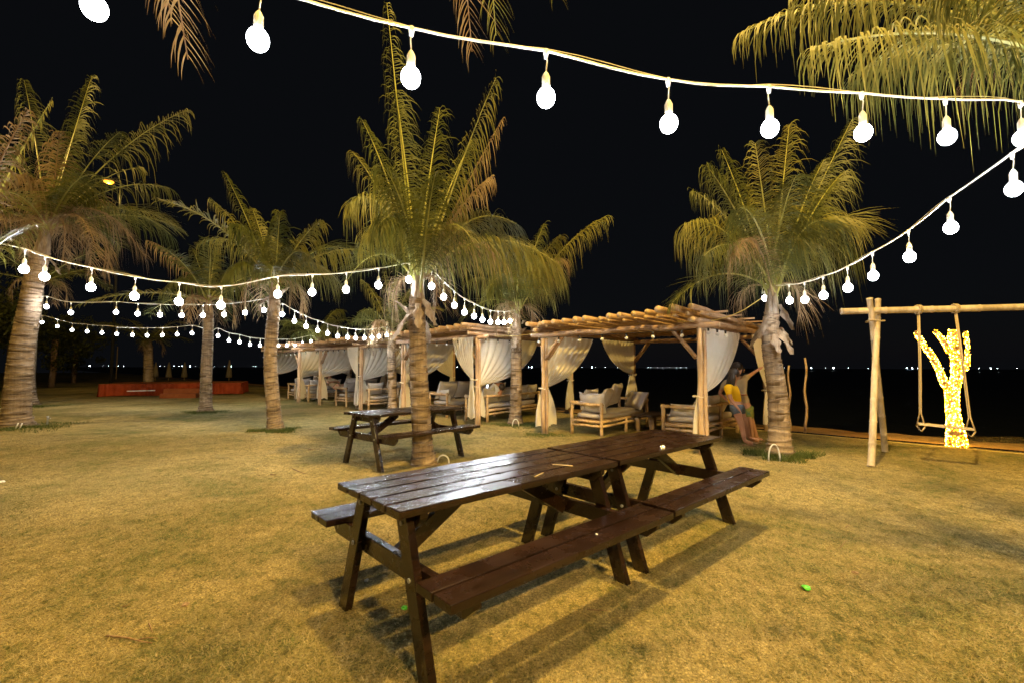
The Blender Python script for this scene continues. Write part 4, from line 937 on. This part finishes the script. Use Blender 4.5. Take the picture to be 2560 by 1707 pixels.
# yellow feed cables to the pergolas
def cable(pts, label, r=.008, mat='ycable'):
    pts = [Vector(p) for p in pts]; mb = MB(); sm = []
    for i in range(len(pts) - 1):
        for q_ in range(5): f = q_ / 5; sm.append(pts[i].lerp(pts[i + 1], f))
    sm.append(pts[-1]); mb.tube(sm, r, 6); thing_mesh(mb, 'feed_cable', M[mat], pts[0], label, 'cable')
cable([P(1910, 742, 7.3), P(1890, 755, 7.4), P(1860, 775, 7.5), P(1825, 791, 7.7), P(1790, 800, 7.8), P(1745, 806, 7.9), P(1690, 803, 8.1)], 'yellow cable sagging from the right palm to the roof of the nearest pergola', .007)
cable([P(1200, 839, 11.6), P(1240, 841, 11.5), P(1290, 840, 11.2), P(1320, 836, 10.6), P(1345, 832, 10.0)], 'yellow cable passing the palm neck between the two nearest pergolas', .007)
cable([P(1282, 800, 11.2), P(1270, 836, 11.2)], 'short yellow cable hanging from the bulbs at the palm by the big pergola', .007)
cable([P(905, 860, 15.2), P(945, 857, 14.5), P(975, 850, 13.8), P(1000, 853, 13.6)], 'yellow cable passing the small palm between the second and third pergolas', .008)
mb = MB(); c = Gd(820, 1001)
mb.tube([c + Vector((math.cos(t * .5) * (.12 + .012 * t), math.sin(t * .5) * (.1 + .01 * t), .02 + .01 * math.sin(t))) for t in range(40)], .012, 5); thing_mesh(mb, 'coiled_cord', M['ycable'], c, 'yellow cord coiled on the grass by the third pergola post', 'cord')
twig([(945 * .39, 1128), (480, 1118)], 'thin green hose end on the far left lawn', .008, 'green', .012) if False else None

# ---------------------------------------------------------------- people
def skinned(name, parent, joints, edges, mat, sub=2, root=0):
    me = bpy.data.meshes.new(name); me.from_pydata([j[0] for j in joints], edges, []); o = bpy.data.objects.new(name, me); COL.objects.link(o); o.parent = parent
    me.materials.append(M[mat]); md = o.modifiers.new('skin', 'SKIN'); md.use_smooth_shade = True
    sv = me.skin_vertices[0].data
    for i, j in enumerate(joints):
        r = j[1]; sv[i].radius = (r, r) if not isinstance(r, tuple) else r
        sv[i].use_root = (i == root)
    s = o.modifiers.new('sub', 'SUBSURF'); s.levels = sub; s.render_levels = sub
    return o
def person(name, root_loc, J_, label, shirt, pants, hairlen, shoes=True, hairmat='hair', glasses=False):
    """J_: dict of joint positions relative to root_loc (metres)"""
    root = empty(name, root_loc, 0, label, 'person')
    j = {k: Vector(v_) for k, v_ in J_.items()}
    hd = j['head']; nk = j['neck']
    names = ['pelvis', 'waist', 'chest', 'neck', 'head_low', 'head']
    j['head_low'] = nk.lerp(hd, .5); J2 = []; E2 = []; idx = {}
    def addj(k, r):
        idx[k] = len(J2); J2.append((tuple(j[k]), r)); return idx[k]
    addj('pelvis', (.115, .10)); addj('waist', (.1, .085)); addj('chest', (.125, .095)); addj('neck', .045); addj('head_low', (.06, .065)); addj('head', (.078, .085))
    for a, b_ in (('pelvis', 'waist'), ('waist', 'chest'), ('chest', 'neck'), ('neck', 'head_low'), ('head_low', 'head')): E2.append((idx[a], idx[b_]))
    top = hd + (hd - j['head_low']).normalized() * .07; j['crown'] = top; addj('crown', .05); E2.append((idx['head'], idx['crown']))
    for s in 'lr':
        for k, r in (('sh_' + s, .052), ('el_' + s, .038), ('wr_' + s, .026)): addj(k, r)
        E2 += [(idx['chest'], idx['sh_' + s]), (idx['sh_' + s], idx['el_' + s]), (idx['el_' + s], idx['wr_' + s])]
        d = (j['wr_' + s] - j['el_' + s]).normalized(); j['hd_' + s] = j['wr_' + s] + d * .07; addj('hd_' + s, (.034, .018)); E2.append((idx['wr_' + s], idx['hd_' + s]))
        pp = d.cross(Vector((0, 0, 1))); pp = pp.normalized() if pp.length > .1 else Vector((1, 0, 0))
        for q, (sp_, l_) in enumerate(((-.026, .06), (-.009, .072), (.009, .068), (.026, .055))):
            k1 = 'f%d_%s' % (q, s); j[k1] = j['hd_' + s] + d * .035 + pp * sp_; addj(k1, .0095); E2.append((idx['hd_' + s], idx[k1]))
            k2 = 'g%d_%s' % (q, s); j[k2] = j[k1] + d * l_ * .75 + Vector((0, 0, -.012)) + pp * sp_ * .2; addj(k2, .007); E2.append((idx[k1], idx[k2]))
        kt = 't_' + s; j[kt] = j['wr_' + s] + d * .045 + pp * .045; addj(kt, .011); E2.append((idx['wr_' + s], idx[kt])); j[kt + '2'] = j[kt] + d * .035 + pp * .012; addj(kt + '2', .009); E2.append((idx[kt], idx[kt + '2']))
        for k, r in (('hip_' + s, .085), ('kn_' + s, .055), ('an_' + s, .036), ('toe_' + s, (.042, .02))):
            addj(k, r)
        E2 += [(idx['pelvis'], idx['hip_' + s]), (idx['hip_' + s], idx['kn_' + s]), (idx['kn_' + s], idx['an_' + s]), (idx['an_' + s], idx['toe_' + s])]
        j['calf_' + s] = j['kn_' + s].lerp(j['an_' + s], .3)
    skinned('body', root, J2, E2, 'skin')
    # face features
    f = j['face'].normalized(); rt = f.cross(Vector((0, 0, 1))).normalized()
    mb = MB(); mb.sphere(hd + f * .098 - Vector((0, 0, .02)), .016, 8, 6, sc_=(1, 1, 1.3)); mb.sphere(hd + f * .085 - Vector((0, 0, .062)), .02, 8, 6, sc_=(1.1, 1.1, .5)); mb.build('face', M['skin'], root, smooth=True)
    mb = MB()
    for s in (-1, 1): mb.sphere(hd + f * .083 + rt * s * .03 + Vector((0, 0, .01)), .011, 8, 6)
    if glasses:
        for s in (-1, 1): mb.tube([hd + f * .1 + rt * (s * .033) + rt * (.024 * math.cos(q * .524)) + Vector((0, 0, .01 + .02 * math.sin(q * .524))) for q in range(13)], .003, 5, cap=False)
    mb.build('eyes' if not glasses else 'glasses', M['black'], root, smooth=True)
    mb = MB()
    for s in (-1, 1): mb.sphere(hd + rt * s * .085 - Vector((0, 0, .015)), .022, 8, 6, sc_=(.5, .8, 1.3))
    mb.build('ears', M['skin'], root, smooth=True)
    # hair
    bk = -f; mb = MB(); mb.sphere(hd + bk * .022 + Vector((0, 0, .03)), .102, 14, 10, sc_=(1, 1, .98))
    if hairlen:
        for i in range(9):
            a = -1.15 + 2.3 * i / 8; o_ = (bk * math.cos(a) + rt * math.sin(a)) * .085
            mb.tube([hd + o_ * .9 + Vector((0, 0, .04)), hd + o_ * 1.15 + Vector((0, 0, -.07)), hd + o_ * 1.2 + bk * .02 + Vector((0, 0, -.07 - hairlen * .6)), hd + o_ * 1.0 + bk * .03 + Vector((0, 0, -.07 - hairlen))], [.035, .04, .036, .012], 7, jit=.15)
    mb.build('hair', M[hairmat], root, smooth=True)
    # shirt
    if shirt:
        S_ = [(tuple(j['pelvis'] + Vector((0, 0, .03))), (.142, .13)), (tuple(j['waist']), (.132, .118)), (tuple(j['chest']), (.15, .125)), (tuple(j['chest'].lerp(nk, .6)), .07)]; e_ = [(0, 1), (1, 2), (2, 3)]
        for s in 'lr':
            a_ = len(S_); S_ += [(tuple(j['sh_' + s]), .07), (tuple(j['sh_' + s].lerp(j['el_' + s], .7)), .056)]; e_ += [(2, a_), (a_, a_ + 1)]
        skinned('shirt', root, S_, e_, shirt)
    if pants:
        S_ = [(tuple(j['pelvis'] + Vector((0, 0, .06))), (.13, .115)), (tuple(j['pelvis']), (.13, .115))]; e_ = [(0, 1)]
        for s in 'lr':
            a_ = len(S_); S_ += [(tuple(j['hip_' + s]), .1), (tuple(j['hip_' + s].lerp(j['kn_' + s], j.get('plen', Vector((.5, 0, 0))).x)), .09)]; e_ += [(1, a_), (a_, a_ + 1)]
        skinned('shorts', root, S_, e_, pants)
    if shoes:
        for s in 'lr':
            a_, b_ = j['an_' + s], j['toe_' + s]; d = (b_ - a_); d.z = 0; d.normalize(); mb = MB(); mb.beam(Vector((a_.x, a_.y, .012)) - d * .04, Vector((b_.x, b_.y, .012)) + d * .035, .09, .022); mb.build('sandal', M['twig'], root, bevel=.008)
    return root
PZ = lambda x, y, Y: P(1740 + x * .1658, 880 + y * .1658, Y)
def jr(o, d): return {k: (v_ if k in ('face', 'plen') else tuple(Vector(v_) - Vector(o))) for k, v_ in d.items()}
yw = 8.42; fw = Gd(1870, 1110); o = Vector((PZ(700, 1350, yw).x, yw, 0))
person('person', o, jr(o, dict(pelvis=PZ(605, 810, yw + .08), waist=PZ(575, 690, yw + .08), chest=PZ(520, 560, yw + .05), neck=PZ(555, 455, yw), head=PZ(590, 345, yw),
    sh_l=PZ(480, 530, yw - .12), el_l=PZ(520, 700, yw - .16), wr_l=PZ(600, 800, yw - .2), sh_r=PZ(560, 520, yw + .2), el_r=PZ(620, 640, yw + .22), wr_r=PZ(680, 640, yw + .1),
    hip_l=PZ(600, 870, yw - .03), kn_l=PZ(680, 1080, yw - .1), an_l=PZ(735, 1335, yw - .08), toe_l=PZ(860, 1385, yw - .12), hip_r=PZ(660, 880, yw + .16), kn_r=PZ(745, 1070, yw + .12), an_r=PZ(800, 1290, yw + .16), toe_r=PZ(900, 1335, yw + .1),
    face=(1, -.35, -.05), plen=(.42, 0, 0))), 'long-haired woman in yellow shirt and denim shorts leaning against the sofa', 'yellow', 'denim', .2, glasses=True)
ym = 8.85; o = Vector((PZ(900, 1300, ym).x, ym, 0))
person('person', o, jr(o, dict(pelvis=PZ(740, 830, ym), waist=PZ(690, 700, ym), chest=PZ(620, 500, ym), neck=PZ(615, 370, ym), head=PZ(640, 245, ym + .05),
    sh_l=PZ(450, 440, ym), el_l=PZ(355, 620, ym + .1), wr_l=PZ(450, 700, ym + .05), sh_r=PZ(720, 400, ym + .05), el_r=PZ(830, 335, ym + .15), wr_r=PZ(920, 270, ym + .2),
    hip_l=PZ(760, 900, ym - .1), kn_l=PZ(800, 1060, ym - .15), an_l=PZ(850, 1300, ym - .15), toe_l=PZ(960, 1335, ym - .22), hip_r=PZ(780, 900, ym + .1), kn_r=PZ(850, 1080, ym + .1), an_r=PZ(920, 1300, ym + .1), toe_r=PZ(1010, 1330, ym + .02),
    face=(.8, -.6, 0), plen=(.7, 0, 0))), 'man in beige shirt and patterned yellow shorts behind the woman, arm raised to the curtain', 'beige', 'shorts', 0)
# seated on the sofa of the second pergola
hs = P(1251, 970, 12.1); o = Vector((hs.x, hs.y, .45)); Vv = rown; Uu = rowd
q = lambda a, b_, z: (hs + Uu * a + Vv * b_ + Vector((0, 0, z - hs.z)))
person('person', o, jr(o, dict(pelvis=q(-.25, .0, .56), waist=q(-.14, 0, .72), chest=q(-.04, 0, .9), neck=q(-.0, 0, hs.z - .14), head=hs, sh_l=q(-.05, -.17, .95), el_l=q(-.25, -.2, .75), wr_l=q(-.45, -.1, .82), sh_r=q(-.05, .17, .95), el_r=q(-.25, .22, .75), wr_r=q(-.45, .1, .82),
    hip_l=q(-.3, -.1, .54), kn_l=q(-.62, -.1, .68), an_l=q(-.95, -.15, .52), toe_l=q(-1.05, -.15, .6), hip_r=q(-.3, .1, .54), kn_r=q(-.62, .1, .66), an_r=q(-.95, .08, .52), toe_r=q(-1.05, .08, .6), face=(-1, .2, -.2), plen=(.3, 0, 0))),
    'person with hair tied up seated on the sofa of the second pergola', 'white', 'denim', 0, shoes=False)
mb = MB(); ph = q(-.5, 0, .86); mb.box((0, 0, 0), (.012, .07, .14)); o_ = mb.build('phone', M['screen'], bevel=.003); o_.location = ph; o_.rotation_euler = (0, .3, .8); tag(o_, 'small lit phone held up by the seated person', 'phone')
# reclining on the sofa of the third pergola
hs = P(822, 941, 17.6); o = Vector((hs.x, hs.y, .45)); q = lambda a, b_, z: (hs + Uu * a + Vv * b_ + Vector((0, 0, z - hs.z)))
person('person', o, jr(o, dict(pelvis=q(.6, .0, .62), waist=q(.42, 0, .72), chest=q(.24, 0, .85), neck=q(.12, 0, hs.z - .06), head=hs, sh_l=q(.2, -.17, .88), el_l=q(.42, -.22, .8), wr_l=q(.6, -.1, .85), sh_r=q(.2, .17, .88), el_r=q(.42, .2, .8), wr_r=q(.6, .1, .82),
    hip_l=q(.66, -.1, .58), kn_l=q(.95, -.1, .75), an_l=q(1.25, -.1, .55), toe_l=q(1.35, -.1, .6), hip_r=q(.66, .1, .58), kn_r=q(.98, .1, .72), an_r=q(1.25, .1, .55), toe_r=q(1.35, .1, .6), face=(.6, -.6, .3), plen=(.3, 0, 0))),
    'person reclining on the sofa inside the third pergola', 'beige', 'denim', .08, shoes=False, hairmat='twig')

# ---------------------------------------------------------------- lamps on masts
def mast(base, head, arm_from, label, power, r=.06, tilt=0, pm='metal'):
    base, head = Vector(base), Vector(head); root = empty('street_lamp', base, 0, label, 'street lamp'); L_ = lambda p: Vector(p) - base
    top = Vector((base.x, base.y, head.z + .15)); mb = MB(); mb.tube([(0, 0, 0), L_(top)], [r * 1.4, r * .8], 12); mb.build('pole', M[pm], root, smooth=True)
    mb = MB(); mb.tube([L_(top) - Vector((0, 0, .1)), L_(top).lerp(L_(head), .5) + Vector((0, 0, .25)), L_(head) + Vector((0, 0, .12))], r * .5, 8); mb.build('arm', M[pm], root, smooth=True)
    mb = MB(); mb.box(L_(head) + Vector((0, 0, .1)), (.3, .55, .12)); mb.build('lamp_housing', M[pm], root, bevel=.03)
    mb = MB(); mb.sphere(L_(head) + Vector((0, 0, .02)), .2 if pm == 'black' else .11, 12, 8, sc_=(1.3, 1.3, .6)); lens = mb.build('lens', M['sodium'], root, smooth=True)
    l = point_light('sodium_light', L_(head) - Vector((0, 0, .1)), power, (1., .65, .17), .22, root)
mast((-17.5, 8.0, 0), (-14.5, 8.5, 9.5), None, 'sodium street lamp standing left of the view, lighting the stage and left palms', 2400)
mast((4.2, -6.5, 0), (4.0, -4.6, 6.2), None, 'lower sodium street lamp standing behind the viewer', 5800)
mast((1.5, -2.2, 0), (1.5, 2.5, 11.5), None, 'tall sodium street lamp reaching over the picnic tables from behind the viewer', SODIUM_W)
hl = P(272, 456, 28)
mast((hl.x + .5, 28.3, 0), hl, None, 'tall dark mast with a small orange sodium lamp shining through the left palm leaves', 300, pm='black')
# grey pillar, thin pole, closed parasols, dark trees far left
c = Gd(80, 985); mb = MB(); mb.tube([c, c + Vector((0, 0, 3.2))], .09, 14); thing_mesh(mb, 'grey_pole', M['metal'], c, 'plain grey pole just right of the palm trunks at the left edge', 'pole')
def parasol(px, Y, h, label):
    c = P(px, 930, Y); c.z = -.05; root = empty('closed_parasol', c, 0, label, 'parasol', 'closed beach parasols beyond the stage'); mb = MB(); mb.tube([(0, 0, 0), (0, 0, h)], .03, 6); mb.build('pole', M['post'], root)
    mb = MB(); mb.tube([(0, 0, .35), (0, 0, .5), (0, 0, h * .75), (0, 0, h + .1)], [.3, .28, .16, .03], 9, jit=.2); mb.build('canopy', M['umb'], root, smooth=True)
for px, lb in ((389, 'dim closed beach parasol just right of the distant palm'), (422, 'second closed beach parasol from the left beyond the stage'), (461, 'closed beach parasol just left of the stage palm'), (573, 'pale closed beach parasol right of the stage palm')):
    parasol(px, 46, 1.75 if px != 573 else 2.0, lb)
c = P(291, 930, 50); c.z = -.1; mb = MB(); mb.tube([c, c + Vector((0, 0, 3.6))], .05, 6); thing_mesh(mb, 'flag_pole', M['post'], c, 'thin bare pole on the distant beach left of the far palm', 'pole')
for i, (px, Y, h, w, lb) in enumerate(((20, 26, 6.5, 3.2, 'dark leafy tree behind the leaning palm at the left edge'), (130, 30, 5.2, 3.0, 'dark leafy tree right of the grey pole at the far left'), (185, 38, 4.5, 2.6, 'smallest dark leafy tree left of the beach'), (-60, 22, 6.0, 3.0, 'dark leafy tree cut by the left edge'))):
    c = P(px, 930, Y); c.z = 0; root = empty('dark_tree', c, 0, lb, 'tree', 'dark trees at the far left'); mb = MB(); mb.log((0, 0, -.1), (.1, 0, h * .6), .16, 8, seg=5, wob=.05); mb.build('trunk', M['twig'], root, smooth=True)
    mb = MB(); st = random.Random(i)
    cl = [(Vector((st.gauss(0, w * .35), st.gauss(0, w * .35), h * .62 + st.gauss(0, h * .14))), .35 + .5 * st.random()) for _ in range(26)]
    for cc_, rr_ in cl:
        for _ in range(110):
            d = Vector((st.gauss(0, 1), st.gauss(0, 1), st.gauss(0, .7))).normalized() * rr_ * st.random() ** .4; p = cc_ + d; a = Vector((st.gauss(0, 1), st.gauss(0, 1), st.gauss(0, 1))).normalized() * .13; b_ = a.cross(Vector((st.random(), st.random(), 1))).normalized() * .05
            mb.add([p - a, p + b_, p + a, p - b_], [(0, 1, 2, 3)])
    mb.build('crown', M['leaf'], root)
# bench under the far left trees (low dark seat)
# ---------------------------------------------------------------- fishing boats on the horizon
bx = [(225, 3), (256, 1), (270, 1), (282, 1), (296, 1.3), (310, 1), (322, 1), (360, 2), (392, 1.6), (400, 1.2), (412, 1), (425, 1.4), (436, 1.4), (448, 1.6), (455, 2), (476, 2.4), (489, 1.2), (537, 1), (561, 1.6), (579, 2.2), (634, 1.6), (640, 1.6), (859, 2), (881, 2), (1123, 1), (1136, 1.6), (1143, 2), (1155, 1.3), (1165, 2.2), (1321, 2), (1330, 2.4), (1429, 1.2), (1435, 1.6), (1455, 1.2), (1479, 3), (1489, 1.2), (1514, 1.8), (1544, 1.2), (1620, 1.2), (1628, 1), (1644, 1.6), (1657, 1), (1672, 1.6), (1691, 1.4), (1702, 2), (1715, 1), (1809, 3.4), (1846, 1.3), (1860, 1.2), (1962, 1), (2027, 2.8), (2063, 1.2), (2085, 3.6), (2122, 1.6), (2171, 1.3), (2268, 2.4), (2280, 2.2), (2294, 1.2), (2358, 1.4), (2447, 2), (2478, 2.4), (2494, 1.6), (2541, 1.6)]
YB = 260; proto = None
for i, (px, s) in enumerate(bx):
    c = P(px, 917, YB * (1 + .08 * math.sin(i * 2.1))); c.z = -.22
    if proto is None:
        proto = empty('fishing_boat', c, .4); mb = MB()
        vs = []
        for x, w, z0 in ((-2.2, .5, .0), (-1.4, .75, -.1), (0, .85, -.15), (1.3, .6, -.1), (2.4, .03, .15)):
            vs += [(x, -w, .45 + .1 * abs(x) * .4), (x, -w * .5, z0 - .1), (x, w * .5, z0 - .1), (x, w, .45 + .1 * abs(x) * .4)]
        fs = [(4 * k + j, 4 * k + 4 + j, 4 * k + 5 + j, 4 * k + 1 + j) for k in range(4) for j in range(3)] + [(4 * k, 4 * k + 3, 4 * k + 7, 4 * k + 4) for k in range(4)] + [(0, 1, 2, 3)]
        mb.add(vs, fs); mb.build('hull', M['boat'], proto); mb = MB(); mb.box((-.8, 0, .75), (1.0, .9, .7)); mb.build('cabin', M['boat'], proto, bevel=.03)
        mb = MB(); mb.tube([(.2, 0, .3), (.2, 0, 1.6)], .03, 6); mb.build('lamp_post', M['boat'], proto); mb = MB(); mb.sphere((.2, 0, 1.65), .12, 8, 6); mb.build('lamp', M['boatlamp'], proto); b_ = proto
    else: b_ = copy_tree(proto)
    b_.location = c; b_.rotation_euler.z = R.random() * 6.28
    for ch in b_.children:
        if ch.name.startswith('lamp') and not ch.name.startswith('lamp_post'): ch.scale = ((s * .7 if s > 2 else s * .42),) * 3; ch.location = (.2 - .2 * ch.scale[0], 0, 1.65 * (1 - ch.scale[0]))
    zones = [(380, 'left of the small distant palm'), (505, 'above the orange stage'), (600, 'just right of the stage palm'), (680, 'left of the open lawn palm'), (900, 'inside the third pergola'), (1170, 'inside the second pergola'), (1350, 'right of the palm with a hoop'),
        (1600, 'left of the nearest pergola back post'), (1730, 'right of the nearest pergola back post'), (1900, 'beside the head of the woman'), (2050, 'near the two crooked poles'), (2200, 'left of the bamboo swing post'), (2300, 'left of the glowing tree'), (2440, 'at the glowing tree'), (9999, 'right of the glowing tree')]
    zi = next(k for k, z in enumerate(zones) if px < z[0]); lo = zones[zi - 1][0] if zi else 0; mem = [b for b in bx if lo <= b[0] < zones[zi][0]]
    word = ['first', 'second', 'third', 'fourth', 'fifth', 'sixth', 'seventh', 'eighth', 'ninth', 'tenth', 'eleventh', 'twelfth'][[b[0] for b in mem].index(px)]
    tag(b_, 'horizon boat light, ' + ((word + ' from left of those ') if len(mem) > 1 else 'the only one ') + zones[zi][1], 'boat', 'fishing boats with lights on the horizon')
